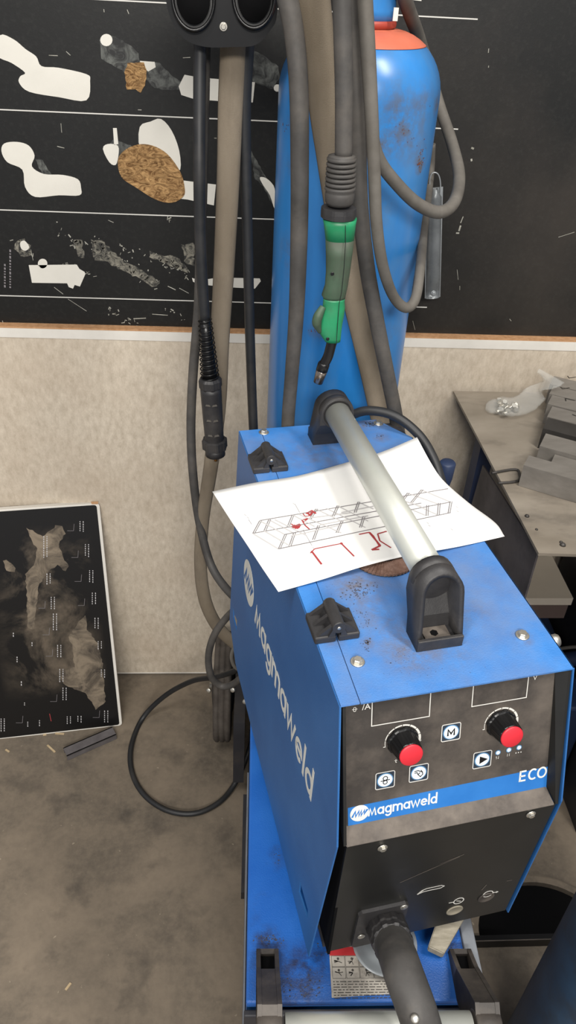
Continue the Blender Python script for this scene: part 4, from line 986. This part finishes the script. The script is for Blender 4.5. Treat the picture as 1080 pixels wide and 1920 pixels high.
# hose holder
hh = thing('hose_holder', 'black plastic holder with two round cups above the hanging cables', 'holder', aty(415, 20, 1.10))
ho = hh.location.copy()
def hp(x, y, d=1.095): return aty(x, y, d)-ho
bm = bmesh.new()
out = smoothpoly([(305, -120), (308, -30), (318, 30), (345, 72), (385, 88), (440, 88), (480, 84), (508, 55), (520, 20), (522, -120)], 4)
prism(bm, [hp(x, y) for x, y in out], (0, .012, 0)); pl_ = link('front_plate', bm, 'black_gloss', hh)
for (cx, cy) in ((363, 10), (476, 6)):
    bm = bmesh.new(); c = hp(cx, cy, 1.095)
    lathe(bm, [(.0245, 0), (.0262, .004), (.0235, .0055), (.0225, .003), (.021, -.008), (.0165, -.010), (.012, -.006), (.0, -.006)], c, (0, -1, .12), 40)
    for v in bm.verts: v.co.z = c.z+(v.co.z-c.z)*1.3+.006
    cu_ = link('cup', bm, 'black_gloss', hh)
    bm = bmesh.new(); lathe(bm, [(.0195, 0), (.0195, .0075), (0, .0075)], c, (0, -1, .12), 32)
    for v in bm.verts: v.co.z = c.z+(v.co.z-c.z)*1.3+.006
    link('cup_shade', bm, 'void_shade', cu_)  # solid disc, the shade inside the cup painted near-black
screw('bolt', hp(419, 50, 1.095), (0, -1, 0), hh, .0038, .003, 'zinc')
bm = bmesh.new(); a = hp(350, -60, 1.107); box(bm, (-.03, .012, .0), (.04, 1.4515-1.107, .06)); link('wall_arm', bm, 'dark_steel', hh)
# hanging plug with spring
pg = thing('cable_plug', 'round black plug with a coiled strain relief spring hanging on its cable', 'plug', aty(398, 720, 1.10))
po = pg.location.copy()
pa = aty(384, 598, 1.10)-po; pb = aty(394, 712, 1.10)-po; pc_ = aty(404, 852, 1.10)-po
bm = bmesh.new(); d = (pb-pa).normalized(); L = (pb-pa).length
lathe(bm, [(.0082, 0), (.009, L*.3), (.011, L*.8), (.0128, L)], pa, d, 28); link('strain_relief', bm, 'black_gloss', pg)
e1 = d.cross(V((0, 1, 0))).normalized(); e2 = d.cross(e1); turns = 13; P = []
for i in range(turns*14+1):
    a = 2*PI*i/14; t_ = i/(turns*14); r = .0098+.0046*t_; P.append(pa+d*(L*t_)+e1*(math.cos(a)*r)+e2*(math.sin(a)*r))
bm = bmesh.new(); tube(bm, P, .0011, 6, 1); link('spring', bm, 'black_gloss', pg)
d = (pc_-pb).normalized(); L = (pc_-pb).length
bm = bmesh.new(); lathe(bm, [(.015, -.004), (.0182, 0), (.0182, .011), (.0165, .014)], pb, d, 40, False, ribs=(5, .95)); link('upper_ring', bm, 'black_plastic', pg)
bm = bmesh.new(); lathe(bm, [(.0165, .012), (.0168, .02), (.0162, L*.5), (.0155, L*.78), (.015, L*.80)], pb, d, 36); bd = link('plug_body', bm, 'black_plastic', pg)
for hgt in (.28, .48, .68):
    for da in (-.32, .32):
        bm = bmesh.new(); c = pb+d*(L*hgt); nn = (V((0, -1, 0))*math.cos(da)+V((1, 0, 0))*math.sin(da)).normalized(); ee = d.cross(nn)
        q = c+nn*.0161; prism(bm, [q-ee*.0042, q+ee*.0042, q+ee*.003-d*.0028, q-ee*.003-d*.0028], nn*.0014); link('grip_rib', bm, 'hose_light', bd)
bm = bmesh.new(); lathe(bm, [(.017, L*.78), (.0208, L*.79), (.0208, L*.90), (.017, L*.91)], pb, d, 40, False, ribs=(5, .93)); link('locking_ring', bm, 'black_plastic', pg)
bm = bmesh.new(); lathe(bm, [(.016, L*.9), (.0165, L), (.013, L*1.01), (0, L*1.01)], pb, d, 32); link('plug_end', bm, 'black_plastic', pg)
bm = bmesh.new(); lathe(bm, [(.0032, L), (.0032, L*1.09), (0, L*1.1)], pb, d, 16); link('contact_pin', bm, 'brass', pg)

# ---- welding torch
TY = .93
wt = thing('welding_torch', 'green handled welding torch hanging nozzle down in front of the blue cylinder', 'welding torch', aty(630, 500, TY))
to = wt.location.copy()
def tp(x, y, d=0): return aty(x, y, TY+d)-to
bm = bmesh.new(); tube(bm, [tp(636, -200), tp(640, -40), tp(643, 80), tp(645, 180), tp(644, 296)], [.0098]*5, 20); link('torch_cable', bm, 'hose', wt)
a, b = tp(641, 292), tp(636, 384); d = (b-a).normalized(); L = (b-a).length
bm = bmesh.new(); pr_ = [(.0095, -.001), (.0155, 0)]
for k in range(7):
    z = k*L*.098; rr_ = .0168+.0008*k/7*1.5; pr_ += [(rr_*.90, z+.001), (rr_, z+.0025), (rr_, z+.0045), (rr_*.90, z+.0065)]
pr_ += [(.0168, L*.74), (.0172, L*.8), (.0165, L*.93), (.0140, L)]
lathe(bm, pr_, a, d, 40); link('bellows', bm, 'hose', wt)
a = tp(635.5, 388); b = tp(634, 407); d = (b-a).normalized(); L = (b-a).length
bm = bmesh.new(); lathe(bm, [(.016, 0), (.0205, .0005), (.0208, L*.5), (.0205, L), (.018, L+.001)], a, d, 40, False, ribs=(4, .98)); link('collar_ring', bm, 'black_plastic', wt)
# handle: elliptical sections (px left, px right, y)
SEC = [(605, 669, 409), (607, 667, 420), (610, 664, 448), (611, 660, 480), (611, 656, 510), (609, 652, 535), (603, 648, 553), (606, 646, 562), (605, 647, 575), (598, 645, 590), (595, 642, 605), (597, 640, 620), (604, 639, 632), (609, 638, 639)]
def loft(secs, mat, name, dep=.85, parent=wt):
    bm = bmesh.new(); rings = []
    for l, r, y in secs:
        p, q = tp(l, y), tp(r, y); c = (p+q)/2; w = (q-p)/2
        ring = []
        for j in range(28):
            a_ = 2*PI*j/28; ca, sa = math.cos(a_), math.sin(a_)
            sq = 1.0
            ring.append(bm.verts.new(c+w*(math.copysign(abs(ca)**.85, ca))+V((0, w.length*dep*math.copysign(abs(sa)**.85, sa), 0))))
        rings.append(ring)
    for A_, B_ in zip(rings, rings[1:]):
        for j in range(28): bm.faces.new((A_[j], A_[(j+1) % 28], B_[(j+1) % 28], B_[j])).smooth = True
    bm.faces.new(rings[0]); bm.faces.new(rings[-1][::-1]); return link(name, bm, mat, parent)
loft(SEC[:3], 'green', 'handle_top'); loft([SEC[2]]+SEC[3:7]+[(606, 647, 558)], 'green_dark', 'handle_grip'); loft([(606, 647, 558)]+SEC[7:], 'green', 'handle_front')
bm = bmesh.new()
for pts_ in (((645, 408), (645, 448), (643, 490), (638, 540), (634, 562), (631, 600), (629, 638)),):
    P = [tp(x, y) + V((0, -.0156 if y < 560 else -.0126, 0)) for x, y in pts_]
    for a_, b_ in zip(P, P[1:]): stroke(bm, [a_, b_], .0007, (0, -1, 0), .0006)
link('handle_seam', bm, 'black_gloss', wt)
for x, y, dd in ((621, 505, -.0153), (613, 629, -.0105)):
    bm = bmesh.new(); lathe(bm, [(.0022, 0), (.0022, .0008), (.0012, .0009), (0, .0004)], tp(x, y)+V((0, dd, 0)), (0, -1, 0), 16); link('handle_screw', bm, 'black_gloss', wt)
bm = bmesh.new(); P = [tp(606, 575, -.006), tp(597, 592, -.010), tp(594, 606, -.010), tp(600, 622, -.006)]; tube(bm, P, [.004, .006, .006, .003], 14); link('trigger', bm, 'green_dark', wt)
bm = bmesh.new(); tube(bm, [tp(624, 634), tp(620, 650), tp(615, 668), tp(607, 684)], [.0066, .0066, .0066, .0066], 20); link('swan_neck', bm, 'black_gloss', wt)
a = tp(608, 680); b = tp(596, 718); d = (b-a).normalized(); L = (b-a).length
bm = bmesh.new(); lathe(bm, [(.0068, 0), (.0078, .002), (.0078, L*.38), (.0072, L*.40)], a, d, 28); link('nozzle_collar', bm, 'black_gloss', wt)
bm = bmesh.new(); lathe(bm, [(.0072, L*.38), (.0075, L*.42), (.0062, L*.98), (.0048, L), (.004, L*.97), (0, L*.9)], a, d, 28); link('nozzle', bm, 'chrome', wt)

# ---- galvanised latch on the board
LY = 1.40
la = thing('steel_latch', 'long rounded galvanised steel strip with a wire loop hung on the black board', 'latch', aty(812, 450, LY))
lo = la.location.copy()
def lp(x, y, d=0): return aty(x, y, LY+d)-lo
a, b = lp(815, 352), lp(811, 558); bm = bmesh.new()
d = (b-a).normalized(); L = (b-a).length; N_ = 12; wv = d.cross(V((0, 1, 0))).normalized()
if wv.x < 0: wv = -wv
pts_ = []
for k in range(13):
    f = k/12; ww = .0125*(1-max(0, (.07-f)/.07)**2)**.5 if f < .07 else .0125+.001*f
    row = []
    for j in range(11):
        an = PI*j/10; row.append(a+d*(L*f)+wv*(-math.cos(an)*max(ww, .004))+V((0, -math.sin(an)*.013*(1 if f < .85 else .5), 0)))
    pts_.append(row)
vs = [[bm.verts.new(p) for p in r] for r in pts_]
for r1, r2 in zip(vs, vs[1:]):
    for j in range(10): bm.faces.new((r1[j], r1[j+1], r2[j+1], r2[j])).smooth = True
bmesh.ops.solidify(bm, geom=list(bm.faces), thickness=.0012); link('channel', bm, 'galv', la)
bm = bmesh.new(); box(bm, (-.0145, .0, 0), (.0145, .0015, L)); 
for v in bm.verts: v.co = b+wv*v.co.x+V((0, v.co.y, 0))-d*v.co.z
link('back_strip', bm, 'galv', la)
bm = bmesh.new(); tube(bm, [lp(824, 400, -.003), lp(826, 350, -.003), lp(822, 328, -.003), lp(812, 324, -.003), lp(806, 336, -.003), lp(806, 362, -.003)], .0012, 8); link('wire_loop', bm, 'galv', la)
screw('bolt', lp(811, 547)+V((0, -.007, 0)), (0, -1, 0), la, .004, .003, 'galv')
bm = bmesh.new(); lathe(bm, [(.0025, 0), (.0025, .0468), (0, .0468)], b-d*.004, (0, 1, 0), 12); link('fixing_pin', bm, 'galv', la)
bm = bmesh.new(); lathe(bm, [(.0025, 0), (.0025, .0468), (0, .0468)], a+d*.01, (0, 1, 0), 12); link('fixing_pin', bm, 'galv', la)

# ================================================================== LEANING PANEL
# lower edge on the floor, top against the wall
tR = aty(186, 943, WY-.006); bR = atz(229, 1360, 0.002); bLf = atz(0, 1384, 0.002); tL = aty(0, 948, WY-.006)
xd = (bR-bLf); xd.z = 0; xd.normalize()
ud = (tR-bR).normalized(); xd = (xd-ud*xd.dot(ud)).normalized()
nd = xd.cross(ud).normalized(); nd = nd if nd.y < 0 else -nd
pn = bpy.data.objects.new('leaning_panel', None); C.objects.link(pn)
lpn = thing('leaning_panel', 'black printed laminate panel with white edging leaning on the wall at the left', 'panel', bR)
bpy.data.objects.remove(pn); lpn.name = 'leaning_panel'
lpn.matrix_world = Matrix(((xd.x, -nd.x, ud.x, bR.x), (xd.y, -nd.y, ud.y, bR.y), (xd.z, -nd.z, ud.z, bR.z), (0, 0, 0, 1)))
Hh = (tR-bR).length; Wp = .62
def rrect(x0, z0, x1, z1, r, n=5):
    P = []
    for cx, cz, a0 in ((x1-r, z1-r, 0), (x0+r, z1-r, PI/2), (x0+r, z0+r, PI), (x1-r, z0+r, 1.5*PI)):
        for k in range(n+1): a = a0+k*PI/2/n; P.append((cx+r*math.cos(a), cz+r*math.sin(a)))
    return P
bm = bmesh.new(); prism(bm, [V((x, 0, z)) for x, z in rrect(-Wp, 0, 0, Hh, .008)], (0, .017, 0)); link('edge_band', bm, 'edge_white', lpn)
bm = bmesh.new(); prism(bm, [V((x, -.0004, z)) for x, z in rrect(-Wp+.002, .0030, -.0062, Hh-.0042, .006)], (0, .0008, 0)); link('printed_face', bm, 'panel_black', lpn)
def PNL(px, py):
    d = ray((px, py)); t_ = (bR-CAM).dot(nd)/d.dot(nd); p = CAM+d*t_-bR; return V((p.dot(xd), -.0006, p.dot(ud)))
bm = bmesh.new(); rs = random.Random(21)
for (x, y, h) in [(150, 987, 20), (160, 1031, 22), (168, 1080, 22), (173, 1122, 22), (178, 1168, 20), (184, 1208, 12), (88, 1085, 20), (96, 1130, 22), (100, 1165, 30), (108, 1220, 22), (112, 1265, 22), (118, 1300, 22), (25, 1190, 8), (32, 1235, 8), (40, 1280, 6), (46, 1320, 6), (52, 1357, 8), (74, 1355, 10), (126, 1350, 14), (146, 1348, 12), (196, 1342, 20), (2, 1358, 22), (82, 1025, 40), (190, 1262, 14), (60, 1208, 8)]:
    for c_ in (0, 6):
        yy = y-h/2
        while yy < y+h/2:
            s = rs.uniform(1.6, 3.5); stroke(bm, [PNL(x+c_, yy), PNL(x+c_+.2, yy+s)], .0019 if h > 8 else .002, (0, -1, 0), .0002); yy += s+1.6
        if h < 12: break
link('printed_small_text', bm, 'ink_light', lpn)
bm = bmesh.new()
for (x, y) in ((138, 990), (146, 1040), (152, 1085), (158, 1130), (84, 1135), (92, 1185), (98, 1225), (106, 1310), (42, 1350), (186, 1340)):
    stroke(bm, [PNL(x-12, y+5), PNL(x, y+5), PNL(x+1, y-8)], .0008, (0, -1, 0), .0002)
link('printed_brackets', bm, 'ink', lpn)
bm = bmesh.new(); stroke(bm, [PNL(93, 1338), PNL(96, 1352)], .0016, (0, -1, 0), .0002); link('red_mark', bm, 'red_ink', lpn)
t_ = NT('rubbed_laminate'); a = t_.noise(18, 8, .7, dist=1.0); t_.col(t_.mix(t_.ramp(a, .38, .62), lin((58, 52, 46)), lin((124, 112, 96)))); M['rub'] = t_.set(.55, 0, .3)
for poly in ([(50, 990), (80, 1005), (105, 985), (118, 986), (122, 1000), (110, 1020), (118, 1045), (130, 1062), (122, 1072), (108, 1060), (96, 1068), (84, 1080), (72, 1100), (64, 1180), (52, 1178), (50, 1120), (48, 1075), (66, 1055), (70, 1030), (58, 1010)],
             [(148, 1165), (160, 1155), (164, 1180), (182, 1205), (192, 1240), (196, 1290), (198, 1315), (180, 1330), (160, 1300), (135, 1290), (118, 1282), (112, 1262), (140, 1250), (135, 1210), (128, 1195)],
             [(6, 1052), (12, 1050), (30, 1064), (28, 1072), (12, 1070)]):
    bm = bmesh.new(); q = []
    for i, p in enumerate(poly):
        p2 = poly[(i+1) % len(poly)]; n = max(1, int(math.hypot(p2[0]-p[0], p2[1]-p[1])/5))
        for k in range(n): q.append(PNL(p[0]+(p2[0]-p[0])*k/n+rs.uniform(-1.5, 1.5), p[1]+(p2[1]-p[1])*k/n+rs.uniform(-1.5, 1.5)))
    plate(bm, [V((p.x, -.0005, p.z)) for p in q], (0, -1, 0), .0001); bm.normal_update(); bmesh.ops.triangulate(bm, faces=[f for f in bm.faces if len(f.verts) > 4], ngon_method='EAR_CLIP'); link('rubbed_patch', bm, 'rub', lpn)
bm = bmesh.new(); plate(bm, [PNL(170, 940.5), PNL(184, 940), PNL(184, 945), PNL(172, 945)], (0, -1, 0), .0004); link('chipped_corner', bm, 'mdf', lpn)

# offcut + chips on the floor
a, b = atz(122, 1412, .012), atz(214, 1372, .012)
d = (b-a); d.z = 0; L = d.length; d.normalize(); s = V((-d.y, d.x, 0))
oc = thing('steel_offcut', 'short grey steel channel offcut on the floor below the leaning panel', 'steel offcut', V((a.x, a.y, 0)))
bm = bmesh.new()
for lo_, hi_ in (((0, -.015, 0), (L, .012, .0025)), ((0, -.015, 0), (L, -.0125, .017)), ((0, .0095, 0), (L, .012, .017))):
    vs = box(bm, lo_, hi_)
    for v in vs: c_ = v.co.copy(); v.co = d*c_.x+s*c_.y+V((0, 0, .018-c_.z))
link('channel', bm, 'scrap', oc)
for i, (x, y, l, an) in enumerate(((96, 1404, .03, -.75), (112, 1376, .022, -.1), (84, 1378, .008, .2), (14, 1408, .012, -.6), (128, 1850, .014, 1.0))):
    p = atz(x, y, .0); bm = bmesh.new(); box(bm, (-l/2, -.0022, 0), (l/2, .0022, .0016), 0, 0, Matrix.Translation(p) @ Matrix.Rotation(an, 4, 'Z'))
    lbl = ['long pale wood splinter beside the steel offcut', 'pale wood splinter under the lower edge of the leaning panel', 'tiny pale wood chip under the leaning panel', 'small wood chip on the floor at the left edge', 'small pale chip alone on the floor in the lower left'][i]
    tag(link('wood_chip', bm, 'chipwood'), lbl, 'wood chip', 'wood chips on the floor')

# ================================================================== TABLE AND RIGHT SIDE
TZ = .87
tbl = thing('steel_table', 'workbench with a dark raw steel plate top at the right by the wall', 'table', (.45, .89, 0))
to_ = V((.45, .89, 0))
bm = bmesh.new(); q = [atz(850, 733, TZ), atz(1010, 1037, TZ), V((1.25, .86, TZ)), V((1.25, 1.416, TZ))]; q[0].y = 1.416
prism(bm, [p-to_ for p in q], (0, 0, -.005)); link('table_top', bm, 'table', tbl)
bm = bmesh.new(); box(bm, (.325, .06, 0), (.80, .50, TZ-.0055)); 
link('pedestal', bm, 'dark_steel', tbl)
sx = .475
def tx(px, py): p = atx(px, py, sx); return V((p.x, p.y, min(p.z, TZ-.006)))-to_
bm = bmesh.new(); prism(bm, [tx(905, 872), tx(1008, 1035), tx(984, 1118), tx(962, 1170), tx(930, 1260), tx(880, 1230), tx(860, 1080), tx(880, 960)], (.003, 0, 0)); link('side_sheet', bm, 'smudged', tbl)
bm = bmesh.new(); box(bm, (.028, .40, 0), (.058, .44, TZ-.0055)); link('leg', bm, 'navy', tbl)
bm = bmesh.new(); sh0 = atz(1075, 1122, .46); box(bm, (.03, sh0.y-.89+.004, .445), (sh0.x-.45, 1.42-.89, .46)); shf = link('lower_shelf', bm, 'beige_box', tbl)
bm = bmesh.new(); box(bm, (.03, sh0.y-.89, .440), (sh0.x-.45, sh0.y-.886, .4602)); link('shelf_lip', bm, 'beige_box', shf)
bm = bmesh.new(); box(bm, (.03, sh0.y-.88, .39), (sh0.x-.45, sh0.y-.876, .439)); link('shelf_rail', bm, 'mauve_box', shf)
for x, y, r in ((988, 968, .004), (1006, 993, .0025), (1055, 1022, .005), (1052, 1017, .003)):
    p = atz(x, y, TZ)-to_; bm = bmesh.new(); lathe(bm, [(r, 0), (r*.8, r*.5), (r*.3, r*.8), (0, r*.85)], p, (0, 0, 1), 14); link('weld_spatter', bm, 'steel_dark', tbl)
# added dark box, stands in for the shade under the shelf
bm = bmesh.new(); box(bm, (.50, 1.06, .0), (.762, 1.38, .30), .006); tb2 = link('shade_box', bm, 'navy'); tag(tb2, 'added navy box standing in for the dark shade under the shelf of the steel table', 'box')
bm = bmesh.new(); tube(bm, [atz(x, y, z) for x, y, z in ((960, 1236, .36), (1000, 1228, .36), (1040, 1218, .36), (1080, 1213, .36), (1130, 1215, .36))], .004, 10); o_ = link('grey_cord', bm, 'hose_light'); tag(o_, 'pale cord lying over the dark box right of the feeder', 'cord')
bm = bmesh.new(); tube(bm, [atz(x, y, z) for x, y, z in ((960, 1250, .33), (1020, 1244, .33), (1070, 1236, .33), (1140, 1228, .33))], .017, 14); o_ = link('blue_hose', bm, 'navy'); tag(o_, 'thick dark blue hose behind the right side of the feeder', 'hose')
# capped post at the back right
p = aty(840, 866, 1.02); bm = bmesh.new(); lathe(bm, [(0, .0), (.011, .0), (.013, -.0025), (.012, -.03), (.0085, -.05), (.0085, -.3)], p, (0, 0, 1), 28)
o_ = link('capped_post', bm, 'navy'); tag(o_, 'dark blue capped upright pipe end right of the paper sheet', 'pipe')

# ---- steel channels stacked on the table
dr = V((.868, -.497, 0)); sd = V((.497, .868, 0))
def channel(px, py, ztop, h, dep, label, mat='steel', L=.42, marks=None, rz=0, wall=.0022, name='steel_channel'):
    """top left front corner at pixel; runs to the right"""
    c = atz(px, py, ztop); t_ = thing(name, label, 'steel profile', V((c.x, c.y, ztop-h)), 0, 'steel profiles stacked on the table')
    D = Matrix.Rotation(rz, 3, 'Z') @ dr; S = Matrix.Rotation(rz, 3, 'Z') @ sd
    bm = bmesh.new(); w = wall
    prof_ = [(0, 0), (0, h), (dep, h), (dep, 0), (dep-w, 0), (dep-w, h-w), (w, h-w), (w, 0)]
    prism(bm, [S*a+V((0, 0, b)) for a, b in prof_], D*L); link('channel', bm, mat, t_)
    if marks:
        bm = bmesh.new()
        for pl2 in marks:
            stroke(bm, [atz(x, y, ztop+.0003)-V((c.x, c.y, ztop-h)) for x, y in pl2], .0022, (0, 0, 1), .0002)
        link('marker_tick', bm, 'black_gloss', t_)
    return t_
channel(982, 872, .912, .0415, .036, 'long steel profile lying frontmost on the table in front of the others', 'steel', rz=-.01)
channel(1033, 868, .905, .0345, .032, 'short set back steel profile directly behind the frontmost one', 'steel')
channel(1012, 836, .912, .0415, .050, 'broad steel profile third from the front of the row on the table', 'steel')
channel(1018, 803, .912, .0415, .046, 'darker steel profile fourth from the front of the row on the table', 'steel_dark')
channel(1026, 781, .912, .0415, .046, 'steel profile with one short black stroke just behind the darker one', 'steel', marks=[[(1073, 777), (1080, 780)]])
channel(1027, 757, .912, .0415, .042, 'steel profile marked with a hooked black line third from the wall', 'steel', marks=[[(1061, 752), (1060, 747), (1078, 751)]])
channel(1030, 738, .912, .0415, .040, 'steel profile marked with a black tick second from the wall', 'steel', marks=[[(1051, 726), (1055, 729), (1068, 727)]])
channel(1031, 720, .912, .0415, .042, 'steel profile marked with a black tick lying closest to the wall', 'steel', marks=[[(1064, 705), (1067, 709), (1080, 707)]])
# flat wire ring on the table edge
bm = bmesh.new(); tube(bm, [atz(x, y, TZ+.003) for x, y in ((922, 887), (966, 880), (974, 890), (970, 902), (934, 906))], .0022, 8, 4)
tag(link('steel_loop', bm, 'steel_dark'), 'flat steel loop lying at the left edge of the table', 'clamp')
# bag of bolts
bc = atz(952, 770, TZ); bag = bmesh.new()
ctr = [atz(x, y, TZ+z) for x, y, z in ((914, 770, .006), (930, 764, .010), (950, 762, .013), (972, 760, .011), (990, 752, .013), (1008, 735, .026), (1024, 716, .050), (1034, 704, .062))]
wid = [.008, .028, .036, .032, .026, .026, .030, .034]; hgt = [.003, .009, .012, .010, .006, .005, .004, .003]
path = catmull(ctr, 6); rings = []; n = len(path)
rs = random.Random(4)
for i, p in enumerate(path):
    t_ = i/(n-1)*(len(wid)-1); k = min(int(t_), len(wid)-2); w = wid[k]+(wid[k+1]-wid[k])*(t_-k); h = hgt[k]+(hgt[k+1]-hgt[k])*(t_-k)
    T_ = (path[min(i+1, n-1)]-path[max(i-1, 0)]).normalized(); S_ = T_.cross(V((0, 0, 1))).normalized(); U_ = S_.cross(T_)
    rings.append([bag.verts.new(p+S_*(math.cos(2*PI*j/20)*w*rs.uniform(.94, 1.06))+U_*(math.sin(2*PI*j/20)*h*rs.uniform(.85, 1.15))) for j in range(20)])
for a, b in zip(rings, rings[1:]):
    for j in range(20): bag.faces.new((a[j], a[(j+1) % 20], b[(j+1) % 20], b[j])).smooth = True
bag.faces.new(rings[0][::-1])
tag(link('plastic_bag', bag, 'bag'), 'clear plastic bag of nuts on the table, its loose end up on the steel profiles', 'bag')
nut0 = None
for i in range(24):
    x = 932+rs.random()*42; y = 750+rs.random()*26; p = atz(x, y, TZ+.0035+.004*(i % 3))
    if nut0 is None:
        bm = bmesh.new(); lathe(bm, [(.0025, 0), (.005, 0), (.0054, .0006), (.0054, .0038), (.005, .0044), (.0025, .0044)], (0, 0, 0), (0, 0, 1), 6, False)
        nut0 = link('hex_nut', bm, 'zinc'); tag(nut0, 'small zinc plated nut inside the clear plastic bag', 'nut', 'nuts in the plastic bag'); o_ = nut0
    else: o_ = nut0.copy(); C.objects.link(o_)
    o_.location = p; o_.rotation_euler = (rs.uniform(-.9, .9), rs.uniform(-.9, .9), rs.uniform(0, 3))

# ---- half round tray on the floor at the lower right
tc_ = atz(985, 1745, .0)
ty0 = V((.625, .722, 0)); hr = thing('half_round_tray', 'black half round tray with a dusty rim on the floor at the lower right', 'tray', ty0)
def dshape(r, n=28): return [V((r*math.cos(PI*i/n), r*.82*math.sin(PI*i/n), 0)) for i in range(n+1)]
bm = bmesh.new(); prism(bm, dshape(.138), (0, 0, .004)); link('tray_floor', bm, 'void_shade', hr)  # floor coloured near-black to hold the shade inside the tray
bm = bmesh.new(); o1, o2 = dshape(.150), dshape(.134)
for i in range(len(o1)-1):
    prism(bm, [o1[i], o1[i+1], o2[i+1], o2[i]], (0, 0, .018))
    prism(bm, [o1[i]*1.0, o1[i+1]*1.0, o1[i+1]*1.08, o1[i]*1.08], (0, 0, .006))
link('rim', bm, 'floor', hr)
bm = bmesh.new(); box(bm, (-.15, -.012, 0), (.16, 0, .026)); fw = link('front_wall', bm, 'black_gloss', hr)
bm = bmesh.new(); box(bm, (-.15, -.012, .0262), (.16, -.010, .0268)); link('pale_edge', bm, 'dusty_lip', fw)  # thin paler strip along the top of the front wall

# small fixings behind: bracket bolts at the rear wheel
for x, y, d_ in ((392, 1294, 1.20), (437, 1293, 1.16), (460, 1315, 1.10)):
    p = psl(aty(x, y, d_)); bm = bmesh.new(); lathe(bm, [(0, 0), (.0058, 0), (.0058, .004), (.004, .005), (0, .005)], p, (-.3, -1, .5), 12); link('bolt', bm, 'zinc', ps)

# ================================================================== LIGHT
wd = bpy.data.worlds.new('world'); bpy.context.scene.world = wd; wd.use_nodes = True
wd.node_tree.nodes['Background'].inputs[0].default_value = lin((206, 208, 214)); wd.node_tree.nodes['Background'].inputs[1].default_value = .65
def area(loc, tgt, sx, sy, power, col=(1, .96, .90)):
    l = bpy.data.lights.new('ceiling_lamp', 'AREA'); l.shape = 'RECTANGLE'; l.size = sx; l.size_y = sy; l.energy = power; l.color = col
    o = bpy.data.objects.new('ceiling_lamp', l); C.objects.link(o); o.location = loc
    o.rotation_euler = (V(tgt)-V(loc)).to_track_quat('-Z', 'Y').to_euler(); return o
area((1.0, .15, 3.2), (.9, .3, 0), .16, 1.1, 44)
area((-.8, -.3, 3.2), (-.6, -.1, 0), .16, 1.3, 38)
area((.15, -2.3, 2.9), (.2, .6, .6), 1.6, .5, 124)
sc = bpy.context.scene
sc.view_settings.view_transform = 'Standard'; sc.view_settings.look = 'None'; sc.view_settings.gamma = 1
sc.view_settings.exposure = .05
sc.view_settings.use_curve_mapping = False
